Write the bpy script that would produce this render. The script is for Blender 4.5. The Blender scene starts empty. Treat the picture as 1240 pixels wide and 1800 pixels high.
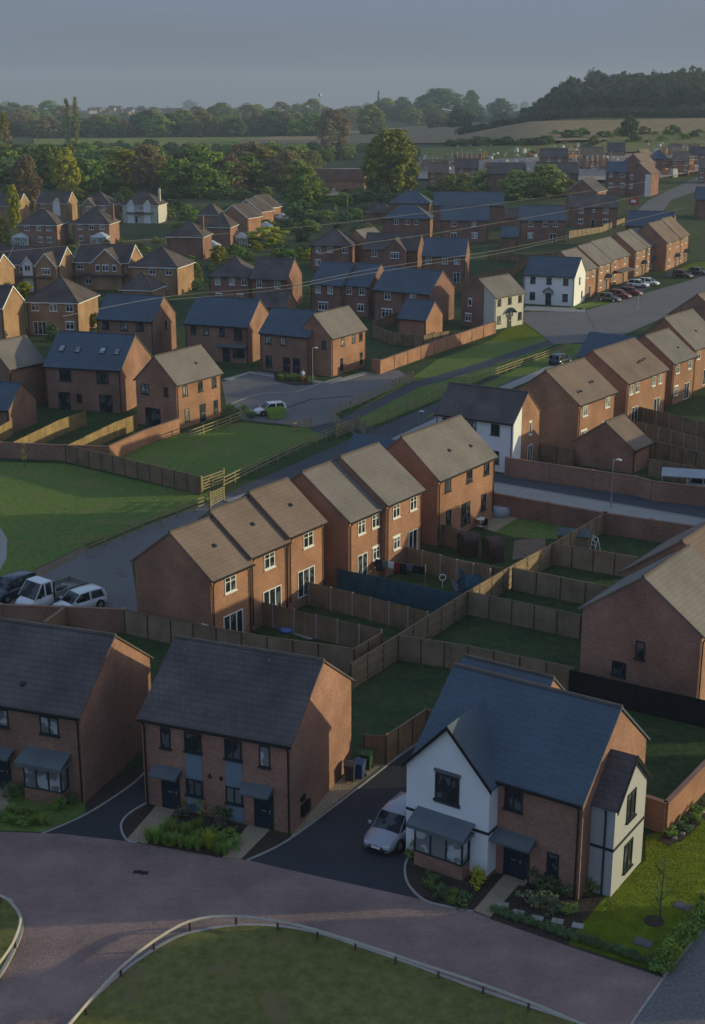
import bpy, bmesh, math, random
from mathutils import Vector, Matrix
R_ = math.radians
rnd = random.Random(7)
SC = bpy.context.scene
COL = SC.collection
# ---------------------------------------------------------------- camera
CF, CYH, CH = 2400.0, 160.0, 37.0                 # focal length in photo pixels, level line, height in metres
PITCH = math.atan((900 - CYH) / CF)
cam = bpy.data.cameras.new('camera'); camo = bpy.data.objects.new('camera', cam); COL.objects.link(camo)
camo.location = (0, 0, CH); camo.rotation_euler = (R_(90) - PITCH, 0, 0)
cam.sensor_fit = 'VERTICAL'; cam.sensor_height = 24.0; cam.lens = 24.0 * CF / 1800.0
cam.clip_start = 0.5; cam.clip_end = 20000
SC.camera = camo
# ---------------------------------------------------------------- light
SUN_AZ, SUN_EL = 5.0, 9.3                        # degrees: azimuth from +x towards +y, elevation
w = bpy.data.worlds.new('World'); SC.world = w; w.use_nodes = True
nt = w.node_tree; bg = nt.nodes['Background']
sky = nt.nodes.new('ShaderNodeTexSky'); sky.sky_type = 'NISHITA'; sky.sun_disc = False
sky.sun_elevation = R_(SUN_EL); sky.sun_rotation = R_(90 - SUN_AZ)
sky.air_density = 1.3; sky.dust_density = 2.2; sky.ozone_density = 3.0
# thin high cloud veil, by direction: flattens and greys the clear sky
tc = nt.nodes.new('ShaderNodeTexCoord'); sp = nt.nodes.new('ShaderNodeSeparateXYZ')
mpg = nt.nodes.new('ShaderNodeMapping'); mpg.inputs['Scale'].default_value = (1.2, 1.2, 9)
nz = nt.nodes.new('ShaderNodeTexNoise'); nz.inputs['Scale'].default_value = 2.6; nz.inputs['Detail'].default_value = 4
rp = nt.nodes.new('ShaderNodeMapRange'); rp.inputs[1].default_value = .35; rp.inputs[2].default_value = .7
rp.inputs[3].default_value = -.07; rp.inputs[4].default_value = .10
el = nt.nodes.new('ShaderNodeMapRange'); el.inputs[1].default_value = .015; el.inputs[2].default_value = .45; el.inputs[3].default_value = 1.0; el.inputs[4].default_value = .62
ad = nt.nodes.new('ShaderNodeMath'); ad.operation = 'ADD'; ad.use_clamp = True
vz = nt.nodes.new('ShaderNodeMapRange'); vz.inputs[1].default_value = .0; vz.inputs[2].default_value = .3
veil = nt.nodes.new('ShaderNodeMix'); veil.data_type = 'RGBA'; veil.inputs[6].default_value = (1.27, 1.46, 1.80, 1); veil.inputs[7].default_value = (2.4, 3.3, 5.1, 1)
mx = nt.nodes.new('ShaderNodeMix'); mx.data_type = 'RGBA'
nt.links.new(tc.outputs['Generated'], mpg.inputs[0]); nt.links.new(mpg.outputs[0], nz.inputs['Vector']); nt.links.new(tc.outputs['Generated'], sp.inputs[0])
nt.links.new(nz.outputs[0], rp.inputs[0]); nt.links.new(sp.outputs[2], el.inputs[0]); nt.links.new(sp.outputs[2], vz.inputs[0]); nt.links.new(vz.outputs[0], veil.inputs[0])
gl = nt.nodes.new('ShaderNodeVectorMath'); gl.operation = 'DOT_PRODUCT'; gl.inputs[1].default_value = (math.cos(R_(SUN_AZ)), math.sin(R_(SUN_AZ)), 0)
gm_ = nt.nodes.new('ShaderNodeMapRange'); gm_.inputs[1].default_value = .35; gm_.inputs[2].default_value = .97; gm_.inputs[3].default_value = 1.; gm_.inputs[4].default_value = .15
ml = nt.nodes.new('ShaderNodeMath'); ml.operation = 'MULTIPLY'
nt.links.new(tc.outputs['Generated'], gl.inputs[0]); nt.links.new(gl.outputs['Value'], gm_.inputs[0]); nt.links.new(gm_.outputs[0], ml.inputs[1]); nt.links.new(ad.outputs[0], ml.inputs[0])
nt.links.new(rp.outputs[0], ad.inputs[0]); nt.links.new(el.outputs[0], ad.inputs[1]); nt.links.new(ml.outputs[0], mx.inputs[0])
nt.links.new(sky.outputs[0], mx.inputs[6]); nt.links.new(veil.outputs[2], mx.inputs[7]); nt.links.new(mx.outputs[2], bg.inputs[0])
bg.inputs[1].default_value = 0.11
sl = bpy.data.lights.new('sun', 'SUN'); sl.energy = 2.6; sl.angle = R_(0.55); sl.color = (1.0, 0.88, 0.50)
so = bpy.data.objects.new('sun', sl); COL.objects.link(so); so.location = (60, 0, 80)
sd = Vector((math.cos(R_(SUN_EL)) * math.cos(R_(SUN_AZ)), math.cos(R_(SUN_EL)) * math.sin(R_(SUN_AZ)), math.sin(R_(SUN_EL))))
so.rotation_euler = sd.to_track_quat('Z', 'Y').to_euler()
vs = SC.view_settings; vs.view_transform = 'Standard'; vs.look = 'None'; vs.gamma = 1; vs.use_curve_mapping = False
vs.exposure = 0.22
SC.render.engine = 'CYCLES'; SC.cycles.max_bounces = 5; SC.cycles.diffuse_bounces = 3; SC.cycles.glossy_bounces = 2
SC.cycles.transmission_bounces = 2; SC.cycles.volume_bounces = 0; SC.cycles.use_denoising = True

# ---------------------------------------------------------------- ground height and photo-to-ground maths
def sstep(a, b, x):
    t = max(0., min(1., (x - a) / (b - a))); return t * t * (3 - 2 * t)
PR = [(0, 0), (290, 0), (320, 1), (450, 6), (535, 9), (650, 13), (850, 19), (1100, 17), (1600, 4), (2600, 2), (4000, -60)]
PH = [(0, 0), (850, 0), (900, 3), (1000, 13), (1100, 20), (1600, 26), (4000, 0)]
PL = [(0, 0), (1100, 0), (2200, 3), (2600, 3), (4000, -60)]
def lerp(pr, t):
    for (a, b), (c, d) in zip(pr, pr[1:]):
        if t <= c: return b + (d - b) * max(0, t - a) / (c - a)
    return pr[-1][1]
def g(x, y):
    if y < 290: return 0.0
    k = sstep(.0, .15, x / y)
    return k * lerp(PR, y) + (1 - k) * lerp(PL, y) + sstep(.11, .17, x / y) * lerp(PH, y)
cP, sP = math.cos(PITCH), math.sin(PITCH)
def P(px, py, z=0.0):
    dx, dz = (px - 620) / CF, -(py - 900) / CF
    wy, wz = cP + dz * sP, -sP + dz * cP
    t = (z - CH) / wz
    return Vector((dx * t, wy * t, z))
def G(px, py, h=0.0):
    """point h above the ground seen at a photo pixel"""
    dx, dz = (px - 620) / CF, -(py - 900) / CF
    wy, wz = cP + dz * sP, -sP + dz * cP
    t = 20.0; lo = t
    while t < 6000:
        if CH + wz * t - g(dx * t, wy * t) - h < 0: break
        lo = t; t *= 1.02
    hi = t
    for _ in range(40):
        m = (lo + hi) / 2
        if CH + wz * m - g(dx * m, wy * m) - h < 0: hi = m
        else: lo = m
    t = (lo + hi) / 2
    return Vector((dx * t, wy * t, CH + wz * t))

# ---------------------------------------------------------------- materials
MATS = {}
def newmat(name):
    m = bpy.data.materials.new(name); m.use_nodes = True; MATS[name] = m
    n = m.node_tree.nodes; b = n['Principled BSDF']; b.inputs['Specular IOR Level'].default_value = .25
    return m, m.node_tree, b
def N(t, typ, **kw):
    n = t.nodes.new(typ)
    for k, v in kw.items(): setattr(n, k, v)
    return n
def mixc(t, fac, a, b, blend='MIX'):
    m = N(t, 'ShaderNodeMix', data_type='RGBA', blend_type=blend)
    for i, v in ((0, fac), (6, a), (7, b)):
        if hasattr(v, 'is_linked'): t.links.new(v, m.inputs[i])
        else: m.inputs[i].default_value = v if i == 0 else (*v[:3], 1)
    return m.outputs[2]
def noise(t, scale, detail=3, vec=None, rough=.55):
    n = N(t, 'ShaderNodeTexNoise'); n.inputs['Scale'].default_value = scale; n.inputs['Detail'].default_value = detail
    n.inputs['Roughness'].default_value = rough
    if vec is not None: t.links.new(vec, n.inputs['Vector'])
    return n.outputs[0]
def ramp(t, v, a, b, lo=0., hi=1.):
    n = N(t, 'ShaderNodeMapRange'); t.links.new(v, n.inputs[0])
    for i, x in zip((1, 2, 3, 4), (a, b, lo, hi)): n.inputs[i].default_value = x
    return n.outputs[0]
def wpos(t): return N(t, 'ShaderNodeNewGeometry').outputs['Position']
def opos(t): return N(t, 'ShaderNodeTexCoord').outputs['Object']
def bump(t, b, h, strength, dist=.02):
    n = N(t, 'ShaderNodeBump'); n.inputs['Strength'].default_value = strength; n.inputs['Distance'].default_value = dist
    t.links.new(h, n.inputs['Height']); t.links.new(n.outputs[0], b.inputs['Normal'])
def plain(name, c, rough=.7, var=.18, sc=.8, metal=0., spec=.25, fine=0):
    m, t, b = newmat(name)
    v = ramp(t, noise(t, sc, 5, wpos(t)), .3, .7)
    d = tuple(x * (1 - var) for x in c); e = tuple(min(1, x * (1 + var)) for x in c)
    col = mixc(t, v, d, e)
    if fine:
        f = noise(t, fine, 2, wpos(t)); col = mixc(t, ramp(t, f, .35, .65), col, mixc(t, .5, col, d, 'MULTIPLY') if False else tuple(x * .72 for x in c))
    t.links.new(col, b.inputs['Base Color']); b.inputs['Roughness'].default_value = rough; b.inputs['Metallic'].default_value = metal
    b.inputs['Specular IOR Level'].default_value = spec
    return m
def wallcoord(t):
    """object-space u along the wall (or roof course), v up"""
    tx = N(t, 'ShaderNodeTexCoord'); s = N(t, 'ShaderNodeSeparateXYZ'); t.links.new(tx.outputs['Object'], s.inputs[0])
    n = N(t, 'ShaderNodeSeparateXYZ'); t.links.new(tx.outputs['Normal'], n.inputs[0])
    def ab(v):
        q = N(t, 'ShaderNodeMath', operation='ABSOLUTE'); t.links.new(v, q.inputs[0]); return q.outputs[0]
    q = N(t, 'ShaderNodeMath', operation='GREATER_THAN'); t.links.new(ab(n.outputs[0]), q.inputs[0]); t.links.new(ab(n.outputs[1]), q.inputs[1])
    mm = N(t, 'ShaderNodeMix', data_type='FLOAT'); t.links.new(q.outputs[0], mm.inputs[0]); t.links.new(s.outputs[0], mm.inputs[2]); t.links.new(s.outputs[1], mm.inputs[3])
    c = N(t, 'ShaderNodeCombineXYZ'); t.links.new(mm.outputs[0], c.inputs[0]); t.links.new(s.outputs[2], c.inputs[1])
    return c.outputs[0]
def brick(name, c1, c2, mortar, pale=.12, bw=.23, rh=.08, ms=.012, bmp=.4, rough=.85, lf=.25, palec=(.5, .38, .3)):
    m, t, b = newmat(name); v = wallcoord(t)
    k = N(t, 'ShaderNodeTexBrick'); t.links.new(v, k.inputs['Vector'])
    k.inputs['Scale'].default_value = 1; k.inputs['Brick Width'].default_value = bw; k.inputs['Row Height'].default_value = rh
    k.inputs['Mortar Size'].default_value = ms; k.inputs['Mortar Smooth'].default_value = .2
    for i, c in (('Color1', c1), ('Color2', c2), ('Mortar', mortar)): k.inputs[i].default_value = (*c, 1)
    big = ramp(t, noise(t, .35, 4, wpos(t)), .3, .7, 1 - lf, 1 + lf)
    cc = N(t, 'ShaderNodeCombineColor'); [t.links.new(big, cc.inputs[i]) for i in range(3)]
    col = mixc(t, 1., k.outputs['Color'], cc.outputs[0], 'MULTIPLY')
    if pale:
        wn = N(t, 'ShaderNodeTexVoronoi'); wn.inputs['Scale'].default_value = 3.4; t.links.new(v, wn.inputs['Vector'])
        sx = N(t, 'ShaderNodeSeparateColor'); t.links.new(wn.outputs['Color'], sx.inputs[0])
        a = ramp(t, sx.outputs[0], 1 - pale, 1 - pale + .01); d = ramp(t, wn.outputs['Distance'], .12, .2, 1, 0)
        q = N(t, 'ShaderNodeMath', operation='MULTIPLY'); t.links.new(a, q.inputs[0]); t.links.new(d, q.inputs[1])
        q2 = N(t, 'ShaderNodeMath', operation='MULTIPLY'); t.links.new(q.outputs[0], q2.inputs[0]); q2.inputs[1].default_value = .6
        col = mixc(t, q2.outputs[0], col, palec)
    t.links.new(col, b.inputs['Base Color']); b.inputs['Roughness'].default_value = rough
    bump(t, b, k.outputs['Fac'], -bmp if bmp else 0, .01)
    return m
BR_RED = brick('red_brick', (.37, .158, .105), (.235, .098, .074), (.33, .25, .19), .3)
BR_BRN = brick('brown_brick', (.34, .150, .102), (.22, .096, .074), (.30, .23, .17), .2)
BR_ORG = brick('orange_brick', (.41, .185, .104), (.29, .125, .078), (.31, .22, .16), .1)
BR_BUF = brick('buff_brick', (.40, .22, .125), (.30, .165, .095), (.34, .25, .16), .1)
BR_DRK = brick('dark_red_brick', (.29, .125, .092), (.20, .085, .065), (.26, .19, .15), .15)
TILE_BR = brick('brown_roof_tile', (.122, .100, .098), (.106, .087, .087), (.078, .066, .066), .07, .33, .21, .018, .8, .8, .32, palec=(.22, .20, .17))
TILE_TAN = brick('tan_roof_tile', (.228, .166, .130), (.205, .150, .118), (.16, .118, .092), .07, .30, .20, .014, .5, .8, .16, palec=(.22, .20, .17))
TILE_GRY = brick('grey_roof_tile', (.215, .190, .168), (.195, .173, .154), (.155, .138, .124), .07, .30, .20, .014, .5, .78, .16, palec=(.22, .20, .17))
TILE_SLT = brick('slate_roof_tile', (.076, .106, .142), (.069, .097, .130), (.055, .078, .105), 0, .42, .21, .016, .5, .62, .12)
TILE_OLD = brick('old_brown_roof_tile', (.125, .095, .085), (.10, .078, .072), (.075, .058, .053), .07, .30, .20, .014, .6, .85, .32, palec=(.22, .20, .17))
for mm in (TILE_SLT,): mm.node_tree.nodes['Principled BSDF'].inputs['Specular IOR Level'].default_value = .4
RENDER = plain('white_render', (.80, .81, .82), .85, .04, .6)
RENDER_C = plain('cream_render', (.56, .54, .48), .85, .04, .6)
WHITE = plain('white_upvc', (.80, .80, .78), .45, .03)
DARKFR = plain('dark_grey_frame', (.030, .036, .042), .45, .1)
BLACKP = plain('black_plastic', (.018, .018, .020), .4, .1)
LEAD = plain('grey_lead_sheet', (.13, .15, .165), .6, .12)
PANEL = plain('blue_grey_panel', (.17, .24, .30), .5, .05)
DOORN = plain('navy_door', (.016, .028, .045), .4, .08)
STEEL = plain('brushed_steel', (.6, .6, .6), .35, .05, metal=1.)
RIDGE = plain('ridge_tile', (.10, .085, .078), .8, .2)
STONE = plain('pale_sill_stone', (.55, .50, .43), .8, .08)
WOODP = plain('pine_door_brown', (.12, .07, .04), .5, .15)
def glass(name, c, rough=.06):
    m, t, b = newmat(name)
    v = noise(t, 1.3, 2, wpos(t)); col = mixc(t, ramp(t, v, .5, .56), c, tuple(min(1, x * 2.2 + .05) for x in c))
    t.links.new(col, b.inputs['Base Color']); b.inputs['Roughness'].default_value = rough; b.inputs['Specular IOR Level'].default_value = .4
    return m
GLASS = glass('window_glass', (.020, .026, .032))
GLASSN = glass('net_curtain_glass', (.16, .17, .17), .15)
GLASSB = glass('blind_glass', (.21, .22, .22), .2)
def tuft(t, b, k, sc=22.):
    """blades and stones stand up out of the flat sheet: scatter the shading normal at that scale"""
    n = N(t, 'ShaderNodeTexNoise'); n.inputs['Scale'].default_value = sc; n.inputs['Detail'].default_value = 1; t.links.new(wpos(t), n.inputs['Vector'])
    a = N(t, 'ShaderNodeVectorMath', operation='SUBTRACT'); t.links.new(n.outputs['Color'], a.inputs[0]); a.inputs[1].default_value = (.5, .5, .5)
    m = N(t, 'ShaderNodeVectorMath', operation='MULTIPLY'); t.links.new(a.outputs[0], m.inputs[0]); m.inputs[1].default_value = (k, k, k * .3)
    ad = N(t, 'ShaderNodeVectorMath', operation='ADD'); t.links.new(m.outputs[0], ad.inputs[0]); t.links.new(N(t, 'ShaderNodeNewGeometry').outputs['Normal'], ad.inputs[1])
    nn = N(t, 'ShaderNodeVectorMath', operation='NORMALIZE'); t.links.new(ad.outputs[0], nn.inputs[0]); t.links.new(nn.outputs[0], b.inputs['Normal'])
def ground(name, a, b2, sc=.25, fine=7., rough=.9, spots=None, bm=.8, tf=1.2):
    m, t, b = newmat(name); p = wpos(t)
    col = mixc(t, ramp(t, noise(t, sc, 5, p), .32, .68), a, b2)
    f = noise(t, fine, 6, p, .75)
    dk = ramp(t, f, .3, .72, .6, 1.32); cc = N(t, 'ShaderNodeCombineColor'); [t.links.new(dk, cc.inputs[i]) for i in range(3)]
    col = mixc(t, 1., col, cc.outputs[0], 'MULTIPLY')
    if spots: col = mixc(t, ramp(t, noise(t, spots[1], 3, p), spots[2], spots[2] + .08), col, spots[0])
    t.links.new(col, b.inputs['Base Color']); b.inputs['Roughness'].default_value = rough; b.inputs['Specular IOR Level'].default_value = .1
    tuft(t, b, tf)
    return m
GRASS = ground('lawn_grass', (.145, .225, .055), (.195, .265, .062), .11, 2.2, spots=((.21, .215, .075), .32, .57), tf=7)
GRASSB = ground('bright_lawn_grass', (.145, .19, .013), (.17, .215, .016), .45, 1.5, tf=7)
GRASSI = ground('island_grass', (.175, .180, .055), (.205, .205, .065), .16, 1.6, spots=((.21, .175, .08), .38, .58), tf=6)
GRASSD = ground('garden_grass', (.048, .08, .034), (.08, .115, .042), .3, 1.8, spots=((.10, .10, .045), .7, .58), tf=7)
FIELD = ground('rough_field_grass', (.24, .25, .085), (.30, .29, .11), .02, .5, bm=.9, tf=10)
FIELDT = ground('tan_field', (.42, .30, .165), (.48, .35, .20), .012, .3, bm=.9, tf=10)
FIELDG = ground('green_meadow', (.26, .29, .075), (.31, .33, .09), .015, .3, bm=.9, tf=10)
SCRUB = ground('scrub_ground', (.085, .11, .045), (.13, .14, .06), .05, .7, bm=.9, tf=8)
SOIL = ground('bark_soil', (.062, .046, .038), (.085, .064, .05), 1.2, 14., bm=.6, tf=4)
EARTH = ground('bare_earth', (.24, .17, .12), (.31, .22, .16), .3, 4., tf=7)
SITE = ground('building_site_earth', (.46, .36, .29), (.58, .48, .40), .1, 1.2, spots=((.42, .36, .31), .25, .6), tf=8)
ASPH = ground('asphalt', (.085, .088, .098), (.10, .102, .112), .3, 9., .85)
ASPHG = ground('grey_asphalt', (.20, .188, .186), (.23, .215, .21), .12, 6., .85, spots=((.15, .14, .13), .5, .62), tf=4)
DRIVE = ground('driveway_asphalt', (.052, .052, .06), (.064, .064, .072), .5, 12., .85)
PAVE_L = ground('pavement_slab', (.34, .32, .29), (.40, .375, .34), .3, 6.)
SLAB = ground('garden_slab', (.36, .28, .185), (.42, .33, .22), 1.2, 9.)
KERB = plain('kerb_concrete', (.36, .34, .31), .85, .15, 1.5)
PAVER = brick('block_paving', (.325, .222, .196), (.285, .196, .176), (.235, .165, .15), 0, .2, .1, .008, .25, .85, .2)
def paver_fix():
    t = PAVER.node_tree; b = t.nodes['Principled BSDF']; old = b.inputs['Base Color'].links[0].from_socket
    mp_ = N(t, 'ShaderNodeMapping'); mp_.inputs['Scale'].default_value = (.35, 1.3, 1); mp_.inputs['Rotation'].default_value = (0, 0, .25); t.links.new(wpos(t), mp_.inputs[0])
    st_ = ramp(t, noise(t, .45, 5, mp_.outputs[0], .65), .40, .68, 1.08, .92); sp_ = ramp(t, noise(t, 2.2, 2, wpos(t)), .68, .76, 1, .86)
    q_ = N(t, 'ShaderNodeMath', operation='MULTIPLY'); t.links.new(st_, q_.inputs[0]); t.links.new(sp_, q_.inputs[1])
    cc = N(t, 'ShaderNodeCombineColor'); [t.links.new(q_.outputs[0], cc.inputs[i]) for i in range(3)]
    t.links.new(mixc(t, 1., old, cc.outputs[0], 'MULTIPLY'), b.inputs['Base Color'])
    t = PAVER.node_tree; k = [n for n in t.nodes if n.type == 'TEX_BRICK'][0]
    t.links.new(wpos(t), k.inputs['Vector']); tuft(t, t.nodes['Principled BSDF'], 5.)
paver_fix()
def timber(name, a, b2, bw=.12):
    m, t, b = newmat(name); v = wallcoord(t)
    k = N(t, 'ShaderNodeTexBrick'); t.links.new(v, k.inputs['Vector']); k.offset = 0
    k.inputs['Scale'].default_value = 1; k.inputs['Brick Width'].default_value = bw; k.inputs['Row Height'].default_value = 40.
    k.inputs['Mortar Size'].default_value = .007
    for i, c in (('Color1', a), ('Color2', b2), ('Mortar', tuple(x * .35 for x in a))): k.inputs[i].default_value = (*c, 1)
    big = ramp(t, noise(t, .8, 4, wpos(t)), .3, .7, .75, 1.25)
    cc = N(t, 'ShaderNodeCombineColor'); [t.links.new(big, cc.inputs[i]) for i in range(3)]
    t.links.new(mixc(t, 1., k.outputs['Color'], cc.outputs[0], 'MULTIPLY'), b.inputs['Base Color'])
    b.inputs['Roughness'].default_value = .85; bump(t, b, k.outputs['Fac'], -.5, .01)
    return m
FENCE = timber('weathered_board', (.265, .178, .108), (.22, .15, .095))
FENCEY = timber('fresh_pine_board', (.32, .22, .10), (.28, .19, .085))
FENCEG = timber('grey_brown_board', (.30, .225, .15), (.26, .195, .13))
FENCET = timber('teal_painted_board', (.045, .105, .145), (.04, .095, .13))
FENCEK = timber('black_painted_board', (.016, .018, .022), (.013, .015, .018))
POSTW = plain('pine_post', (.30, .25, .13), .85, .2, 2)
POSTD = plain('brown_post', (.10, .07, .045), .85, .2, 2)
CONC = plain('concrete_post', (.34, .32, .29), .9, .12, 2)
BARK = plain('tree_bark', (.085, .065, .048), .95, .3, 1.5)
def leafmat(name, a, b2, c=None):
    m, t, b = newmat(name); p = wpos(t)
    oi = N(t, 'ShaderNodeObjectInfo')
    col = mixc(t, ramp(t, noise(t, .55, 3, p), .35, .65), a, b2)
    col = mixc(t, ramp(t, noise(t, 4., 2, p), .3, .7, .0, .45), col, c or tuple(x * 1.5 for x in b2))
    hs = N(t, 'ShaderNodeHueSaturation'); t.links.new(col, hs.inputs['Color'])
    t.links.new(ramp(t, oi.outputs['Random'], 0, 1, .475, .52), hs.inputs['Hue']); t.links.new(ramp(t, oi.outputs['Random'], 0, 1, .75, 1.25), hs.inputs['Value'])
    t.links.new(hs.outputs[0], b.inputs['Base Color']); b.inputs['Roughness'].default_value = .8; b.inputs['Specular IOR Level'].default_value = .12
    tr = N(t, 'ShaderNodeBsdfTranslucent'); t.links.new(hs.outputs[0], tr.inputs[0]); ms = N(t, 'ShaderNodeMixShader'); ms.inputs[0].default_value = .25
    out = t.nodes['Material Output']; t.links.new(b.outputs[0], ms.inputs[1]); t.links.new(tr.outputs[0], ms.inputs[2]); t.links.new(ms.outputs[0], out.inputs[0])
    return m
LF_G = leafmat('green_leaves', (0.154, 0.244, 0.056), (0.227, 0.317, 0.065))
LF_Y = leafmat('yellow_green_leaves', (0.295, 0.295, 0.032), (0.384, 0.361, 0.044))
LF_O = leafmat('olive_leaves', (0.227, 0.267, 0.078), (0.293, 0.325, 0.095))
LF_B = leafmat('bronze_budding_twigs', (0.213, 0.169, 0.094), (0.263, 0.206, 0.106))
LF_D = leafmat('dark_evergreen_leaves', (0.093, 0.151, 0.068), (0.135, 0.203, 0.084))
LF_W = leafmat('far_wood_leaves', (.055, .075, .048), (.075, .092, .055))
LF_K = leafmat('oak_leaves', (.165, .185, .030), (.225, .22, .036))
LF_S = leafmat('sage_shrub_leaves', (.13, .155, .09), (.16, .18, .11))

# ---------------------------------------------------------------- mesh building
class MB:
    def __init__(s): s.v = []; s.f = []; s.m = []
    def add(s, vs, fs, mi=0):
        o = len(s.v); s.v += [tuple(v) for v in vs]; s.f += [tuple(i + o for i in f) for f in fs]; s.m += [mi] * len(fs); return s
    def box(s, x0, x1, y0, y1, z0, z1, mi=0, M=None):
        vs = [Vector((x, y, z)) for z in (z0, z1) for x, y in ((x0, y0), (x1, y0), (x1, y1), (x0, y1))]
        if M is not None: vs = [M @ v for v in vs]
        return s.add(vs, [(3, 2, 1, 0), (4, 5, 6, 7), (0, 1, 5, 4), (1, 2, 6, 5), (2, 3, 7, 6), (3, 0, 4, 7)], mi)
    def prism(s, poly, axis, a, b, mi=0, M=None):
        """poly of 2d points (counter-clockwise seen along -axis), swept from a to b along axis"""
        def mk(p, t): return Vector((t, p[0], p[1])) if axis == 'x' else Vector((p[0], t, p[1])) if axis == 'y' else Vector((p[0], p[1], t))
        n = len(poly); vs = [mk(p, a) for p in poly] + [mk(p, b) for p in poly]
        if M is not None: vs = [M @ v for v in vs]
        fs = [tuple(range(n))[::-1], tuple(range(n, 2 * n))] + [(i, (i + 1) % n, n + (i + 1) % n, n + i) for i in range(n)]
        return s.add(vs, fs, mi)
    def tube(s, pts, r, n=8, mi=0, r2=None, caps=True):
        pts = [Vector(p) for p in pts]; k = len(pts); rings = []
        for i, p in enumerate(pts):
            d = (pts[min(i + 1, k - 1)] - pts[max(i - 1, 0)]).normalized()
            a = d.orthogonal().normalized(); b = d.cross(a)
            rr = r if r2 is None else r + (r2 - r) * i / (k - 1)
            rings.append([p + (a * math.cos(2 * math.pi * j / n) + b * math.sin(2 * math.pi * j / n)) * rr for j in range(n)])
        # keep rings aligned
        vs = [v for rg in rings for v in rg]; fs = []
        for i in range(k - 1):
            A = rings[i]; B = rings[i + 1]; off = min(range(n), key=lambda o: sum((A[j] - B[(j + o) % n]).length for j in range(0, n, 2)))
            for j in range(n): fs.append((i * n + j, i * n + (j + 1) % n, (i + 1) * n + (j + 1 + off) % n, (i + 1) * n + (j + off) % n))
            if off:
                rings[i + 1] = B[off:] + B[:off]; vs[(i + 1) * n:(i + 2) * n] = rings[i + 1]
                fs[-n:] = [(i * n + j, i * n + (j + 1) % n, (i + 1) * n + (j + 1) % n, (i + 1) * n + j) for j in range(n)]
        if caps: fs += [tuple(range(n))[::-1], tuple(range((k - 1) * n, k * n))]
        return s.add(vs, fs, mi)
    def lathe(s, prof, n=16, mi=0, c=(0, 0, 0)):
        k = len(prof); vs = [(c[0] + r * math.cos(2 * math.pi * j / n), c[1] + r * math.sin(2 * math.pi * j / n), c[2] + z) for r, z in prof for j in range(n)]
        fs = [(i * n + j, i * n + (j + 1) % n, (i + 1) * n + (j + 1) % n, (i + 1) * n + j) for i in range(k - 1) for j in range(n)]
        return s.add(vs, fs + [tuple(range(n))[::-1], tuple(range((k - 1) * n, k * n))], mi)
    def data(s, name, mats, smooth=False):
        me = bpy.data.meshes.new(name); me.from_pydata(s.v, [], s.f)
        for m in (mats if isinstance(mats, (list, tuple)) else [mats]): me.materials.append(m)
        me.polygons.foreach_set('material_index', s.m)
        if smooth: me.polygons.foreach_set('use_smooth', [True] * len(s.f))
        me.update(); return me
    def build(s, name, mats, parent=None, smooth=False):
        return obj(name, s.data(name, mats, smooth), parent)
def obj(name, me, parent=None, loc=None, rz=0.):
    o = bpy.data.objects.new(name, me); COL.objects.link(o)
    if parent is not None: o.parent = parent
    if loc is not None: o.location = loc
    if rz: o.rotation_euler = (0, 0, rz)
    return o
def tag(o, label, cat, group=None):
    o['label'] = label; o['category'] = cat
    if group: o['group'] = group
    return o
def thing(name, label, cat, loc, rz=0., group=None):
    o = obj(name, None, None, loc, rz); o.empty_display_size = .5
    return tag(o, label, cat, group)
def struct(o, kind='structure'): o['kind'] = kind; return o
def dup(root, loc, rz=None, label=None, scale=None):
    r = root.copy(); COL.objects.link(r); r.location = loc
    if rz is not None: r.rotation_euler = (0, 0, rz)
    if label: r['label'] = label
    if scale: r.scale = scale if isinstance(scale, (tuple, list)) else (scale,) * 3
    for ch in root.children:
        c = ch.copy(); COL.objects.link(c); c.parent = r
        for gch in ch.children:
            d = gch.copy(); COL.objects.link(d); d.parent = c
    return r
def smoothpts(pts, n=6, closed=False):
    pts = [Vector(p) for p in pts]; k = len(pts); out = []
    rng = range(k if closed else k - 1)
    for i in rng:
        gp = (lambda j: pts[j % k]) if closed else (lambda j: pts[max(0, min(k - 1, j))])
        a, b, c, d = gp(i - 1), gp(i), gp(i + 1), gp(i + 2)
        for q in range(n):
            t = q / n
            out.append(.5 * ((2 * b) + (c - a) * t + (2 * a - 5 * b + 4 * c - d) * t * t + (3 * b - a - 3 * c + d) * t ** 3))
    if not closed: out.append(pts[-1])
    return out

# ---------------------------------------------------------------- ground
ys = [-40, 0, 40, 80, 120, 160, 200, 240, 270, 290] + list(range(310, 1200, 20)) + list(range(1200, 2400, 100)) + [2600, 3000, 3600, 4000]
xs = [-6000, -4000, -2500, -1700] + list(range(-1200, -200, 100)) + list(range(-200, 420, 20)) + list(range(420, 1300, 80)) + [1700, 2500, 4000, 6000]
b = MB(); b.v = [(x, y, g(x, y)) for y in ys for x in xs]; nx = len(xs)
b.f = [(j * nx + i, j * nx + i + 1, (j + 1) * nx + i + 1, (j + 1) * nx + i) for j in range(len(ys) - 1) for i in range(nx - 1)]
b.m = [0 if ys[f[0] // nx] < 300 else 1 for f in b.f]
struct(b.build('ground', [GRASSD, SCRUB]))
def sheet(name, pix, z, mat, sm=0, closed=True, raw=False):
    pts = [Vector((p[0], p[1], 0)) if raw else P(*p) for p in pix]
    if sm: pts = smoothpts(pts, sm, True)
    bm = bmesh.new(); f = bm.faces.new([bm.verts.new((p.x, p.y, z)) for p in pts]); f.normal_update()
    if f.normal.z < 0: f.normal_flip()
    bmesh.ops.triangulate(bm, faces=[f]); me = bpy.data.meshes.new(name); bm.to_mesh(me); bm.free(); me.materials.append(mat)
    return struct(obj(name, me))
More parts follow.
